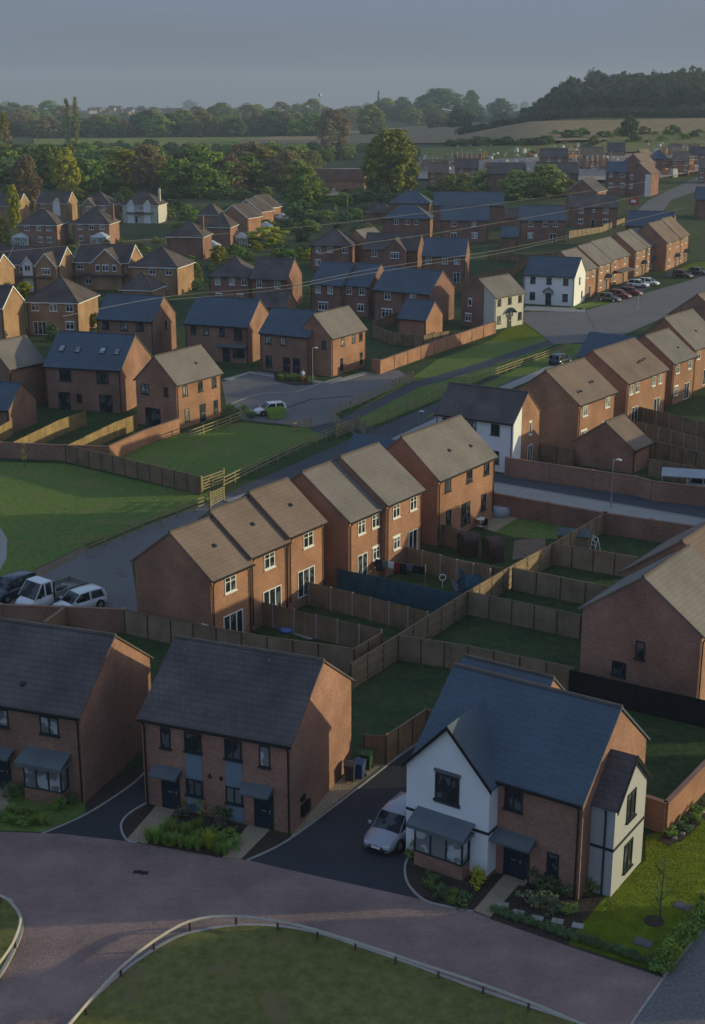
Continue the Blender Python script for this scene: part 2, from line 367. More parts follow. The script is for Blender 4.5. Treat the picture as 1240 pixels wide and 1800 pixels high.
def drape(name, quad, z, mat, nu=24, nv=16):
    q = [G(*p) for p in quad]; b = MB()
    for j in range(nv + 1):
        for i in range(nu + 1):
            u, v = i / nu, j / nv; p = (q[0] * (1 - u) + q[1] * u) * (1 - v) + (q[3] * (1 - u) + q[2] * u) * v
            b.v.append((p.x, p.y, g(p.x, p.y) + z))
    b.f = [(j * (nu + 1) + i, j * (nu + 1) + i + 1, (j + 1) * (nu + 1) + i + 1, (j + 1) * (nu + 1) + i) for j in range(nv) for i in range(nu)]
    b.m = [0] * len(b.f); return struct(b.build(name, mat))
def field(name, quad, z, mat, nu=48, nv=20):
    """a sheet of field following the ground between four seen corners"""
    b = MB()
    for j in range(nv + 1):
        for i in range(nu + 1):
            u, v = i / nu, j / nv; q = [quad[0][k] * (1 - u) * (1 - v) + quad[1][k] * u * (1 - v) + quad[2][k] * u * v + quad[3][k] * (1 - u) * v for k in (0, 1)]
            p = G(*q); b.v.append((p.x, p.y, p.z + z))
    b.f = [(j * (nu + 1) + i, j * (nu + 1) + i + 1, (j + 1) * (nu + 1) + i + 1, (j + 1) * (nu + 1) + i) for j in range(nv) for i in range(nu)]
    b.m = [0] * len(b.f); return struct(b.build(name, mat))
def strip(name, pix, wd, z0, z1, mat, sm=0, closed=False, pts=None, ht=0.):
    """a kerb or edging swept along a line on the ground"""
    pts = pts or [P(p[0], p[1], ht) for p in pix]
    for p in pts: p.z = 0
    if sm: pts = smoothpts(pts, sm, closed)
    n = len(pts); b = MB(); L = []
    for i, p in enumerate(pts):
        a = pts[(i - 1) % n] if closed or i else p; c = pts[(i + 1) % n] if closed or i < n - 1 else p
        d = (c - a).normalized(); nn = Vector((-d.y, d.x, 0)) * wd / 2
        L.append((p + nn, p - nn))
    for i in range(n if closed else n - 1):
        (a1, a2), (b1, b2) = L[i], L[(i + 1) % n]
        vs = [(*a1.xy, z0), (*a2.xy, z0), (*b2.xy, z0), (*b1.xy, z0), (*a1.xy, z1), (*a2.xy, z1), (*b2.xy, z1), (*b1.xy, z1)]
        b.add(vs, [(4, 5, 6, 7), (0, 3, 7, 4), (1, 5, 6, 2), (0, 4, 5, 1), (3, 2, 6, 7)])
    return struct(b.build(name, mat))
# near ground
sheet('road', [(-160, 1440), (0, 1462), (75, 1465), (110, 1466), (240, 1481), (390, 1508), (435, 1512), (560, 1541), (745, 1582), (830, 1602), (862, 1614), (1168, 1717), (1085, 1840), (1000, 1960), (-160, 1960)], .008, PAVER)
sheet('road', [(1168, 1717), (1245, 1622), (1330, 1520), (1480, 1600), (1300, 1960), (1000, 1960), (1085, 1840)], .008, ASPHG)
sheet('driveway', [(75, 1465), (150, 1432), (215, 1390), (245, 1368), (275, 1335), (330, 1330), (262, 1412), (228, 1430), (214, 1450), (222, 1475), (240, 1481), (110, 1466)], .012, DRIVE)
sheet('driveway', [(435, 1512), (505, 1478), (600, 1408), (700, 1330), (752, 1295), (830, 1290), (830, 1400), (728, 1497), (714, 1520), (718, 1552), (745, 1582), (560, 1541)], .012, DRIVE)
sheet('flower_bed', [(240, 1481), (222, 1475), (214, 1450), (228, 1430), (262, 1408), (512, 1472), (505, 1478), (435, 1512), (390, 1508)], .016, SOIL)
sheet('path', [(223, 1476), (258, 1484), (320, 1412), (286, 1404)], .022, SLAB)
sheet('path', [(391, 1508), (424, 1511), (476, 1458), (440, 1446)], .022, SLAB)
sheet('lawn', [(-160, 1425), (0, 1460), (75, 1463), (150, 1430), (150, 1398), (0, 1365), (-160, 1345)], .016, GRASS)
sheet('path', [(-60, 1452), (-10, 1458), (32, 1382), (-8, 1374)], .022, SLAB)
sheet('flower_bed', [(745, 1582), (720, 1555), (714, 1522), (728, 1492), (870, 1540), (890, 1530), (1017, 1576), (1073, 1572), (1010, 1640), (1000, 1662), (862, 1614), (830, 1602)], .016, SOIL)
sheet('path', [(833, 1601), (862, 1613), (917, 1550), (886, 1538)], .022, SLAB)
sheet('lawn', [(1070, 1570), (1135, 1512), (1135, 1470), (1245, 1440), (1330, 1440), (1330, 1510), (1168, 1712), (1000, 1660), (1010, 1640)], .018, GRASSB)
sheet('flower_bed', [(1155, 1478), (1245, 1400), (1275, 1410), (1200, 1478), (1175, 1488)], .024, SOIL)
ISL = [(40, 1900), (125, 1800), (215, 1712), (300, 1655), (355, 1638), (420, 1629), (490, 1631), (560, 1643), (625, 1664), (735, 1702), (850, 1745), (1020, 1802), (1100, 1960), (60, 1960)]
sheet('lawn', ISL[1:12] + [(1000, 1960), (40, 1960)], .09, GRASSI)
strip('kerb', [(20, 1930)] + ISL[1:12] + [(1150, 1850)], .16, 0, .11, KERB, 4)
ISB = [(-160, 1540), (0, 1578), (22, 1592), (38, 1617), (36, 1645), (18, 1685), (0, 1716), (-60, 1800), (-160, 1900)]
sheet('lawn', ISB, .09, GRASSI); strip('kerb', ISB[:-1], .16, 0, .11, KERB, 4)
strip('kerb', [(75, 1466), (150, 1433), (215, 1392), (246, 1368), (275, 1336)], .11, 0, .06, KERB, 4)
strip('kerb', [(241, 1482), (222, 1476), (213, 1452), (227, 1431), (262, 1410)], .11, 0, .06, KERB, 5)
strip('kerb', [(435, 1513), (505, 1479), (600, 1409), (700, 1331), (752, 1296)], .11, 0, .06, KERB, 4)
strip('kerb', [(728, 1494), (713, 1520), (717, 1553), (746, 1583), (790, 1595), (832, 1603)], .11, 0, .06, KERB, 5)
strip('kerb', [(1167, 1718), (1245, 1622), (1330, 1520)], .12, 0, .07, KERB)
strip('kerb', [(1168, 1717), (1120, 1785), (1085, 1840)], .10, 0, .02, KERB)
strip('kerb', [(862, 1615), (1010, 1666), (1167, 1718)], .07, 0, .03, SOIL)
sheet('path', [(512, 1474), (600, 1404), (700, 1327), (745, 1292), (690, 1288), (636, 1336), (520, 1440)], .014, SLAB)
sheet('path', [(150, 1398), (275, 1325), (275, 1336), (246, 1367), (215, 1391), (150, 1431)], .02, SOIL)
# gardens, lane and streets further back
sheet('pavement', [(860, 846), (1245, 914), (1420, 945), (1420, 962), (1226, 929), (1064, 904), (860, 868)], .010, PAVE_L)
sheet('road', [(740, 800), (870, 832), (1420, 920), (1420, 945), (1245, 914), (860, 846), (740, 822)], .006, ASPH)
strip('kerb', [(860, 847), (1245, 914), (1420, 945)], .12, 0, .08, KERB)
sheet('road', [(-160, 1040), (50, 1022), (150, 968), (228, 937), (390, 872), (432, 875), (300, 935), (232, 990), (245, 1085), (0, 1090), (-160, 1092)], .008, ASPHG)
sheet('road', [(390, 872), (425, 855), (520, 815), (600, 779), (655, 757), (740, 720), (870, 664), (1010, 612), (1060, 592), (1085, 600), (1020, 624), (890, 680), (790, 730), (700, 772), (560, 830), (432, 875)], .008, ASPH)
strip('pavement', [(405, 884), (470, 862), (560, 833), (700, 774), (790, 732), (890, 682), (1000, 634)], 1.7, 0, .08, PAVE_L)
sheet('ground', [(30, 1018), (148, 960), (158, 966), (50, 1026)], .012, EARTH)
sheet('lawn', [(-160, 800), (0, 812), (115, 815), (350, 870), (395, 856), (388, 870), (150, 958), (30, 1016), (-160, 1045)], .006, GRASS)
sheet('path', [(-160, 910), (-30, 912), (0, 926), (13, 948), (12, 980), (0, 1004), (-40, 1022), (-160, 1030)], .012, PAVE_L)
sheet('lawn', [(205, 800), (310, 765), (425, 742), (520, 752), (562, 742), (572, 768), (540, 778), (395, 840), (352, 845)], .006, GRASS)
sheet('lawn', [(592, 742), (730, 660), (770, 632), (860, 600), (935, 565), (1000, 592), (975, 606), (800, 690), (640, 755)], .006, GRASS)
sheet('lawn', [(860, 600), (935, 545), (985, 560), (990, 580), (930, 600)], .010, GRASSB)
sheet('lawn', [(800, 700), (1000, 605), (1045, 605), (1005, 628), (900, 668), (740, 740)], .009, GRASS)
sheet('path', [(592, 740), (725, 672), (820, 645), (962, 598), (978, 604), (830, 655), (735, 682), (612, 746)], .014, ASPH)
sheet('path', [(540, 752), (600, 738), (660, 752), (640, 764), (600, 752), (572, 768)], .012, ASPH)
sheet('parking_court', [(398, 712), (390, 672), (455, 652), (520, 660), (575, 672), (640, 655), (700, 650), (728, 668), (590, 726), (600, 745), (560, 752), (520, 748), (430, 738)], .007, ASPHG)
strip('kerb', [(400, 712), (440, 697), (475, 690), (520, 690), (560, 675), (600, 663)], .2, 0, .05, KERB)
strip('kerb', [(493, 721), (548, 702), (620, 696)], .25, 0, .04, DRIVE)
strip('pavement', [(398, 668), (440, 655), (520, 668), (580, 674), (645, 655)], 1.2, 0, .07, PAVE_L)
sheet('flower_bed', [(482, 661), (545, 668), (552, 676), (520, 678), (484, 670)], .08, SOIL)
# estate street with the parked cars, on rising ground
drape('road', [(1030, 546), (1060, 606), (1420, 436), (1420, 420)], .07, ASPHG, 40, 20)
drape('road', [(900, 550), (1060, 545), (1085, 598), (975, 606)], .05, ASPHG, 16, 8)
drape('pavement', [(925, 538), (1030, 543), (1028, 549), (920, 546)], .06, PAVE_L, 10, 3)
drape('parking_court', [(1030, 533), (1095, 497), (1160, 500), (1080, 532)], .045, ASPH, 12, 8)
drape('parking_court', [(1165, 486), (1180, 474), (1290, 470), (1260, 490)], .045, ASPH, 8, 6)
drape('lawn', [(1180, 478), (1220, 462), (1300, 455), (1250, 472)], .06, GRASSB, 8, 6)
drape('lawn', [(1000, 540), (1045, 530), (1080, 532), (1020, 545)], .06, GRASS, 8, 4)
drape('road', [(1090, 398), (1140, 352), (1180, 352), (1150, 392)], .04, ASPHG, 8, 14)
drape('road', [(1140, 352), (1260, 296), (1300, 310), (1180, 352)], .04, ASPHG, 14, 8)
# far fields and the building site
field('field', [(60, 258), (640, 266), (640, 240), (60, 246)], .8, FIELDG)
field('field', [(400, 255), (800, 254), (820, 218), (480, 242)], 1.0, FIELDT)
field('field', [(800, 254), (1260, 246), (1260, 210), (820, 218)], 1.0, FIELDT)
field('field', [(740, 290), (1010, 279), (1010, 256), (740, 262)], .8, FIELDG)
field('field', [(1000, 279), (1260, 264), (1260, 234), (1080, 246)], 1.3, FIELD)
field('building_site', [(540, 345), (640, 345), (650, 296), (545, 298)], .3, SITE, 16, 10)
field('building_site', [(735, 318), (1150, 322), (1150, 272), (745, 288)], .9, SITE, 40, 16)
field('building_site', [(1120, 325), (1260, 300), (1260, 264), (1130, 270)], 1.0, SITE, 24, 12)

# ---------------------------------------------------------------- windows and doors (meshes shared between houses)
WC = {}; wr = random.Random(91)
def win_meshes(w, h, kind, fr):
    k = (round(w, 2), round(h, 2), kind, fr.name)
    if k in WC: return WC[k]
    f = MB(); p = MB(); t = .07; d0, d1 = -.05, .03
    dark = fr is not WHITE
    if kind in ('w', 'n', 'net', 'blind', 'f', 'tri'):
        cols = {'n': 1, 'f': max(2, round(w / .75)), 'tri': 3}.get(kind, 1 if w < .85 else 2 if w < 1.5 else 3)
        f.box(-w / 2, w / 2, d0, d1, -h / 2, -h / 2 + t).box(-w / 2, w / 2, d0, d1, h / 2 - t, h / 2)
        f.box(-w / 2, -w / 2 + t, d0, d1, -h / 2 + t, h / 2 - t).box(w / 2 - t, w / 2, d0, d1, -h / 2 + t, h / 2 - t)
        for i in range(1, cols):
            x = -w / 2 + w * i / cols; f.box(x - t * .6, x + t * .6, d0, d1, -h / 2 + t, h / 2 - t)
        if kind == 'w' and not dark and w > .85: f.box(-w / 2 + t, w / 2 - t, d0 + .004, d1, h * .16, h * .16 + .05)
        if kind != 'f': f.box(-w / 2 - .06, w / 2 + .06, -.12, .02, -h / 2 - .09, -h / 2 - .002, 1)
        if not dark and kind != 'f': f.box(-w / 2 - .08, w / 2 + .08, -.02, .02, h / 2 + .002, h / 2 + .16, 1)
        p.box(-w / 2 + t * .8, w / 2 - t * .8, -.012, .02, -h / 2 + t * .8, h / 2 - t * .8)
        gm = {'net': GLASSN, 'blind': GLASSB}.get(kind, GLASS)
        r = (f.data('window', [fr, fr if dark else WHITE]), p.data('pane', gm), 'window' if kind != 'f' else 'patio_door', 'pane')
    else:
        f.box(-w / 2, w / 2, -.04, .03, -h / 2, h / 2)
        for zz in (-.32, .02, .3): f.box(-w * .3, w * .3, -.052, -.038, h * zz - .06 * h, h * zz + .11 * h)
        f.box(-w / 2 - .06, -w / 2 - .002, -.06, .03, -h / 2, h / 2 + .07, 1).box(w / 2 + .002, w / 2 + .06, -.06, .03, -h / 2, h / 2 + .07, 1).box(-w / 2, w / 2, -.06, .03, h / 2 + .002, h / 2 + .07, 1)
        f.box(-w / 2, w / 2, -.14, -.0, -h / 2 - .06, -h / 2 - .002, 2)
        p.box(w * .34, w * .42, -.10, -.041, -.1, .12); f.box(-.14, .14, -.06, -.0405, -.03, .04, 3)
        r = (f.data('door', [DOORN if kind == 'd' else WOODP, fr, STONE, STEEL]), p.data('handle', STEEL), 'door', 'handle')
    WC[k] = r; return r
def put_win(root, hx, hy, face, u, z, w, h, kind, fr, off=0.):
    a, bm_, na, nb = win_meshes(w, h, kind, fr)
    loc, rz = {'F': ((u, -hy - off, z), 0.), 'B': ((-u, hy + off, z), math.pi), 'R': ((hx + off, u, z), math.pi / 2), 'L': ((-hx - off, -u, z), -math.pi / 2)}[face]
    o = obj(na, a, root, loc, rz); obj(nb, bm_, o); return o
def slope_sheet(bd, w, d, drop=.28, th=.05):
    """a small lean-to canopy, back edge at the wall (y=0), falling outwards to -y"""
    bd.prism([(-d, -drop), (0, 0), (0, th), (-d, -drop + th)], 'x', -w / 2, w / 2)
def put_canopy(root, hx, hy, face, u, z, w, d=.75, mat=None, name='porch_canopy'):
    b = MB(); slope_sheet(b, w, d); b.box(-w / 2 + .02, w / 2 - .02, -d + .02, 0, -.36, -.285); o = b.build(name, mat or LEAD, root)
    o.location, rz = {'F': ((u, -hy, z), 0.), 'B': ((-u, hy, z), math.pi), 'R': ((hx, u, z), math.pi / 2), 'L': ((-hx, -u, z), -math.pi / 2)}[face]
    o.rotation_euler = (0, 0, rz); return o
def put_porch(root, hx, hy, face, u, z, w, roofm, d=.9):
    """small gabled porch hood on brackets"""
    b = MB(); h = w * .38
    b.prism([(-w / 2, 0), (0, h), (w / 2, 0), (w / 2, -.08), (0, h - .1), (-w / 2, -.08)][::-1], 'y', -d, 0)
    for s in (-1, 1): b.box(s * (w / 2 - .12) - .05, s * (w / 2 - .12) + .05, -d + .1, 0, -.16, -.06)
    for s in (-1, 1): b.box(s * (w / 2 - .12) - .05, s * (w / 2 - .12) + .05, -.1, 0, -.8, -.16)
    o = b.build('porch_hood', roofm, root)
    o.location, rz = {'F': ((u, -hy, z), 0.), 'R': ((hx, u, z), math.pi / 2), 'L': ((-hx, -u, z), -math.pi / 2)}[face]
    o.rotation_euler = (0, 0, rz); return o
def gable_wing(root, face, hx, hy, W, ze, zr, u, w, proj, gz, gr, wall, roof, trim=None, back=None):
    """a gabled wing standing out from face F or B (or R) of a house; its ridge runs back into the main roof"""
    rzv = {'F': 0., 'B': math.pi, 'R': math.pi / 2, 'L': -math.pi / 2}[face]
    hh = hy if face in 'FB' else hx
    loc = {'F': (u, -hh, 0), 'B': (-u, hh, 0), 'R': (hh, u, 0), 'L': (-hh, -u, 0)}[face]
    o = .15; wm = w / 2
    back = back if back is not None else (gr - ze) / max(.01, (zr - ze)) * (W / 2) + .3
    sl = (gr - gz) / (wm + o)
    b = MB(); zt = gz + sl * o - .1
    b.prism([(-wm, -1.), (wm, -1.), (wm, zt), (0, gr - .1), (-wm, zt)], 'y', -proj, .3); wo = b.build('gable_wing', wall, root); wo.location = loc; wo.rotation_euler = (0, 0, rzv)
    b = MB(); b.prism([(-wm - o, gz - .1), (0, gr - .11), (wm + o, gz - .1), (wm + o, gz), (0, gr), (-wm - o, gz)], 'y', -proj - .18, back)
    ro = b.build('gable_roof', roof, root); ro.location = loc; ro.rotation_euler = (0, 0, rzv)
    if trim:
        b = MB(); y = -proj - .215
        for s in (-1, 1):
            b.prism([(0, gr - .22), (0, gr + .02), (s * (wm + o + .04), gz + .02), (s * (wm + o + .04), gz - .2)][::s], 'y', y, y + .05)
        t = b.build('bargeboard', trim, root); t.location = loc; t.rotation_euler = (0, 0, rzv)
    return wo
HOUSES = {}; DIM = {}
def house(key, label, a, px, ang, L, W, ze=5.2, zr=8.4, wall=None, roof=None, fr=None, win=(), hip=False, group=None, base=None, xy=None, A=None,
          name='brick_house', cat='house', trim=None, gut=None, plinth=None, ridge=True, dz=0., chim=None):
    wall = wall or BR_ORG; roof = roof or TILE_TAN; fr = fr or WHITE
    rz = R_(ang); ux = Vector((math.cos(rz), math.sin(rz), 0)); uy = Vector((-ux.y, ux.x, 0))
    zz = zr if a and a[1] == 0 else ze
    if xy: c = Vector((*xy, 0)); bz = g(*xy)
    else:
        bz = 0.
        p = P(*px, zz + dz)
        for _ in range(12): bz = g(p.x, p.y) + dz; p = P(*px, zz + bz)
        if A:
            q = P(*A, zz + bz); L = abs((q - p).dot(ux))
            if L < 3: L = 9
        c = p - ux * a[0] * L / 2 - uy * a[1] * W / 2
    r = thing(name, label, cat, (c.x, c.y, bz), rz, group)
    HOUSES[key] = (r, L, W, ze, zr)
    hx, hy = L / 2 - .10, W / 2 - .28; s = (zr - ze) / (W / 2); zt = ze + s * .28 - .12
    b = MB()
    if hip: b.box(-hx + .15, hx - .15, -hy, hy, -1.5, zt); hx -= .15
    else: b.prism([(-hy, -1.5), (hy, -1.5), (hy, zt), (0, zr - .12), (-hy, zt)], 'x', -hx, hx)
    b.build('wall', wall, r)
    b = MB(); l, w2 = L / 2, W / 2
    if hip:
        k = max(0., l - w2); th = .13
        tv = [(-l, -w2, ze), (l, -w2, ze), (l, w2, ze), (-l, w2, ze), (-k, 0, zr), (k, 0, zr)]
        b.add(tv + [(x, y, ze - th) for x, y, _ in tv[:4]], [(0, 1, 5, 4), (2, 3, 4, 5), (1, 2, 5), (3, 0, 4), (0, 6, 7, 1), (1, 7, 8, 2), (2, 8, 9, 3), (3, 9, 6, 0), (9, 8, 7, 6)])
    else: b.prism([(-w2, ze - .12), (0, zr - .13), (w2, ze - .12), (w2, ze), (0, zr), (-w2, ze)], 'x', -l, l); k = l
    ro = b.build('roof', roof, r)
    if ridge:
        b = MB(); b.prism([(-.14, -.05), (.14, -.05), (.06, .06), (-.06, .06)], 'x', -k, k)
        if hip:
            for sx in (-1, 1):
                for sy in (-1, 1): b.tube([(sx * k, 0, zr + .02), (sx * l, sy * w2, ze + .02)], .09, 5)
            for i, v in enumerate(b.v): b.v[i] = (v[0], v[1], v[2] + (zr if i < 8 else 0))
        else: b.v = [(x, y, z + zr) for x, y, z in b.v]
        b.build('ridge_tile', RIDGE, r)
    gm = gut or (BLACKP if fr is not WHITE else (trim or BLACKP))
    for sy in (-1, 1):
        b = MB(); b.box(-l + .03, l - .03, sy * (w2 + .06) - .06, sy * (w2 + .06) + .06, ze - .15, ze - .03); b.build('gutter', gm, r)
    if hip:
        for sx in (-1, 1): b = MB(); b.box(sx * (l + .06) - .06, sx * (l + .06) + .06, -w2, w2, ze - .152, ze - .032); b.build('gutter', gm, r)
    if trim and not hip:
        b = MB()
        for sx in (-1, 1):
            for sy in (-1, 1): b.prism([(0, zr - .24), (0, zr + .02), (sy * (w2 + .03), ze + .02), (sy * (w2 + .03), ze - .22)][::sy], 'x', sx * (l + .03) - .025, sx * (l + .03) + .025)
        b.build('bargeboard', trim, r)
    if plinth:
        b = MB(); b.box(-hx - .02, hx + .02, -hy - .02, hy + .02, -1.4, .35); b.build('plinth', plinth, r)
    for q in win:
        q = list(q); t_ = wr.random()
        if q[5] == 'w': q[5] = 'net' if t_ < .24 else 'blind' if t_ < .34 else 'w'
        put_win(r, hx, hy, *q, fr)
    if chim is not None:
        b = MB(); x = chim * hx; b.box(x - .3, x + .3, -.35 + .9, .35 + .9, ze, zr + .9); b.lathe([(.12, 0), (.1, .35)], 8, 1, (x, .78, zr + .9)); b.lathe([(.12, 0), (.1, .35)], 8, 1, (x, 1.06, zr + .9)); b.build('chimney', [wall, RIDGE], ro)
    for sx in (-1, 1):
        b = MB(); b.tube([(sx * (hx - .18), -hy - .30, ze - .12), (sx * (hx - .18), -hy - .08, ze - .45), (sx * (hx - .18), -hy - .08, 0)], .045, 6); b.build('downpipe', BLACKP, r)
    DIM[r.name] = (hx, hy); return r
def WW(ze, us, kinds='w', face='F', w=1.15, h=1.15, up=True):
    """a row of equal windows; up = under the eaves, else ground floor"""
    return [(face, u, (ze - .3 - h / 2) if up else (2.15 - h / 2), w, h, kinds) for u in us]
def DR(u, face='F', k='d', w=.95): return [(face, u, 1.05, w, 2.08, k)]
def FD(u, face='F', w=1.7): return [(face, u, 1.06, w, 2.1, 'f')]
def dims(r): return DIM[r.name]
RENDER_SUN = plain('sunlit_white_render', (.41, .42, .43), .85, .04, .6)  # same white render, colour darkened to temper the sunlit side wing
# ================================================================ houses of the front row
GF = 'new brick houses along the front road'
h1 = house('H1', 'brown tiled brick house with a square bay window, beside the narrow drive', (1, -1), (140, 1262), -19, 12.0, 8.6, zr=8.3, wall=BR_BRN, roof=TILE_BR, fr=DARKFR, group=GF,
           win=[('F', 3.95, 4.3, 1.15, 1.05, 'net'), ('F', 1.0, 4.3, .8, 1.05, 'net'), ('F', -2.2, 4.3, 1.1, 1.05, 'w'), ('F', .75, 1.05, .95, 2.08, 'd')])
hx, hy = dims(h1); put_canopy(h1, hx, hy, 'F', .75, 2.45, 1.7)
def bay(root, hx, hy, u, w, d, z0=.75, z1=2.25, base=BR_BRN, wins=3, net=GLASSN, off=0.):
    """square bay window: brick base, framed glass on three sides, lead roof"""
    y = -hy - off; b = MB(); b.box(u - w / 2, u + w / 2, y - d, y + .1, -.6, z0); bb = b.build('bay_base', base, root)
    f = MB(); t = .09
    for x in [u - w / 2 + (w - t) * i / wins for i in range(wins + 1)]: f.box(x, x + t, y - d - .02, y - d + .07, z0 + .08, z1 - .1)
    f.box(u - w / 2, u + w / 2, y - d - .03, y - d + .07, z0 + .001, z0 + .08).box(u - w / 2, u + w / 2, y - d - .03, y - d + .07, z1 - .1, z1)
    for s in (-1, 1):
        x = u + s * (w / 2 - .04); f.box(x - .05, x + .05, y - d + .07, y, z0 + .001, z0 + .08).box(x - .05, x + .05, y - d + .07, y, z1 - .1, z1).box(x - .05, x + .05, y - .1, y, z0 + .08, z1 - .1)
    fo = f.build('bay_window', DARKFR, root)
    p = MB(); p.box(u - w / 2 + .06, u + w / 2 - .06, y - d + .01, y - .02, z0 + .05, z1 - .05); p.build('pane', net, fo)
    c = MB(); slope_sheet(c, w + .5, d + .45, .42, .06); c.box(-w / 2 - .24, w / 2 + .24, -d - .43, 0, -.58, -.43); co = c.build('bay_roof', LEAD, root); co.location = (u, y, z1 + .53)
bay(h1, hx, hy, 3.75, 2.35, .75)
h2 = house('H2', 'brown tiled brick pair with blue grey window panels and two navy doors', (1, -1), (512, 1312), -21.5, 8.95, 8.85, zr=8.2, wall=BR_RED, roof=TILE_BR, fr=DARKFR, group=GF)
hx, hy = dims(h2)
for u, ww in ((-2.95, .6), (2.85, .62)): put_win(h2, hx, hy, 'F', u, 4.2, ww, 1.2, 'n' if u < 0 else 'blind', DARKFR)
for u in (-1.3, 1.05):
    b = MB(); b.box(u - .47, u + .47, -hy - .03, -hy + .01, .1, 4.75); b.build('cladding_panel', PANEL, h2)
    put_win(h2, hx, hy, 'F', u, 4.25, .98, 1.1, 'w', DARKFR, .035); put_win(h2, hx, hy, 'F', u, 1.6, .98, .95, 'net' if u > 0 else 'w', DARKFR, .035)
for u in (-2.75, 2.75): put_win(h2, hx, hy, 'F', u, 1.05, .98, 2.1, 'd', DARKFR); put_canopy(h2, hx, hy, 'F', u + (-.1 if u < 0 else -.25), 2.5, 1.65, .8)
b = MB()
for y0 in (-2.9, -2.4): b.box(hx + .001, hx + .2, y0 - .2, y0 + .2, .45, 1.1)
b.box(hx, hx + .09, -3.1, -2.6, 1.3, 1.6).build('meter_box', BLACKP, h2)
for u in (-.35, .32):
    b = MB(); b.lathe([(.05, 0), (.07, .1), (.07, .2), (.03, .26)], 8, 0, (u, -hy - .09, 2.35)); b.build('wall_lamp', BLACKP, h2)
# corner house with white rendered gables
h3 = house('H3', 'slate roofed corner house with white rendered gables and a silver car beside', (1, -1), (1025, 1417), -33.5, 9.3, 8.3, zr=8.65, wall=BR_RED, roof=TILE_SLT, fr=DARKFR, group=GF)
hx, hy = dims(h3)
gw, gu, gp = 4.65, -hx + 4.65 / 2, .9
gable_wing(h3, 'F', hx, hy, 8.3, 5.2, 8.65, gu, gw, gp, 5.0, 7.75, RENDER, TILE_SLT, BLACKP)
gy = hy + gp
put_win(h3, hx, hy, 'F', gu, 4.35, 1.35, 1.45, 'tri', DARKFR, gp)
b = MB(); b.box(gu - .75, gu + .75, -gy - .05, -gy + .01, 3.42, 3.6).box(gu - .75, gu + .75, -gy - .045, -gy + .01, 5.09, 5.27); b.build('window_trim', LEAD, h3)
b = MB(); b.box(gu - gw / 2 - .01, gu + gw / 2 + .03, -gy - .03, -gy + .01, 2.48, 2.63).box(gu + gw / 2 - .01, gu + gw / 2 + .03, -gy, -hy - .02, 2.48, 2.63); b.build('band_course', DARKFR, h3)
bay(h3, hx, hy, gu - .02, 2.75, .75, .8, 2.3, BR_RED, 3, GLASSB, gp)
put_win(h3, hx, hy, 'F', gu + gw / 2 + 1.0, 1.05, 1.0, 2.1, 'd', DARKFR); put_win(h3, hx, hy, 'F', gu + gw / 2 + 1.68, 1.05, .3, 2.1, 'n', DARKFR)
put_canopy(h3, hx, hy, 'F', gu + gw / 2 + 1.05, 2.5, 2.2, .85)
put_win(h3, hx, hy, 'F', gu + gw / 2 + .85, 4.3, .98, 1.15, 'w', DARKFR); put_win(h3, hx, hy, 'F', gu + gw / 2 + 3.05, 1.5, .62, 1.15, 'n', DARKFR)
b = MB(); rw, ru = 3.85, -hy + 1.06 + 1.92
gable_wing(h3, 'R', hx, hy, 8.3, 5.2, 8.65, ru, rw, 1.2, 4.75, 6.75, RENDER_SUN, TILE_BR, BLACKP, back=.0)
put_win(h3, hx, hy, 'R', ru, 4.1, 1.05, 1.45, 'w', DARKFR, 1.2); put_win(h3, hx, hy, 'R', ru, 1.35, 1.05, 1.5, 'w', DARKFR, 1.2)
b = MB(); x = hx + 1.2; b.box(x - .01, x + .03, ru - rw / 2 - .03, ru + rw / 2 + .01, 2.45, 2.6).box(hx + .02, x, ru - rw / 2 - .03, ru - rw / 2 + .01, 2.45, 2.6).tube([(hx + .75, ru - rw / 2 - .15, 4.6), (hx + .75, ru - rw / 2 - .07, 4.3), (hx + .75, ru - rw / 2 - .07, 0)], .05, 6); b.build('band_course', DARKFR, h3)
b = MB(); b.box(-hx + .02, gu + gw / 2 + .02, -gy - .02, -hy, -.5, .22); b.build('plinth', BR_DRK, h3)
gar = house('GAR3', 'low slate roofed garage behind the white gabled corner house', (1, 0), (975, 1190), -33.5, 6.0, 4.6, ze=2.5, zr=4.5, wall=BR_ORG, roof=TILE_SLT, fr=DARKFR, name='garage', cat='garage')
# ---------------------------------------------------------------- houses at the right edge
GR = 'brick houses beside the dark fence'
h4 = house('H4', 'plain brick gable house with two dark windows above the black fence', (-1, -1), (1240, 1121), 55, 7.4, 8.5, zr=8.3, wall=BR_RED, roof=TILE_GRY, fr=DARKFR, group=GR,
           win=[('L', .1, 3.35, .62, 1.2, 'n'), ('L', -1.25, 1.75, .95, .95, 'w'), ('F', -2., 4.2, 1., 1.1, 'w'), ('F', 1.5, 4.2, 1., 1.1, 'w')])
h5 = house('H5', 'brick gable house stepping back behind the grey roofed gable, half hidden', (-1, 1), (1090, 1005), 55, 9., 8.5, zr=8.3, wall=BR_RED, roof=TILE_TAN, fr=DARKFR, group=GR)
for k, (x, y) in enumerate(((41, 112), (50, 124), (60, 137), (70, 152), (82, 168), (96, 188))):
    house('X%d' % k, 'brick terrace house of the row continuing beyond the right gable', None, None, 55, 10., 8.6, zr=8.4, xy=(x, y), wall=BR_RED, roof=TILE_TAN, group='houses of the row beyond the brick gable')
house('Y0', 'brick house standing across the side road beyond the lawn', None, None, 4, 10., 8.4, zr=8.2, xy=(34.2, 54.0), wall=BR_RED, roof=TILE_BR, group='houses across the side road')
house('Y1', 'brick house standing across the side road beyond the lawn', None, None, 4, 10., 8.4, zr=8.2, xy=(33.5, 43.0), wall=BR_RED, roof=TILE_BR, group='houses across the side road')
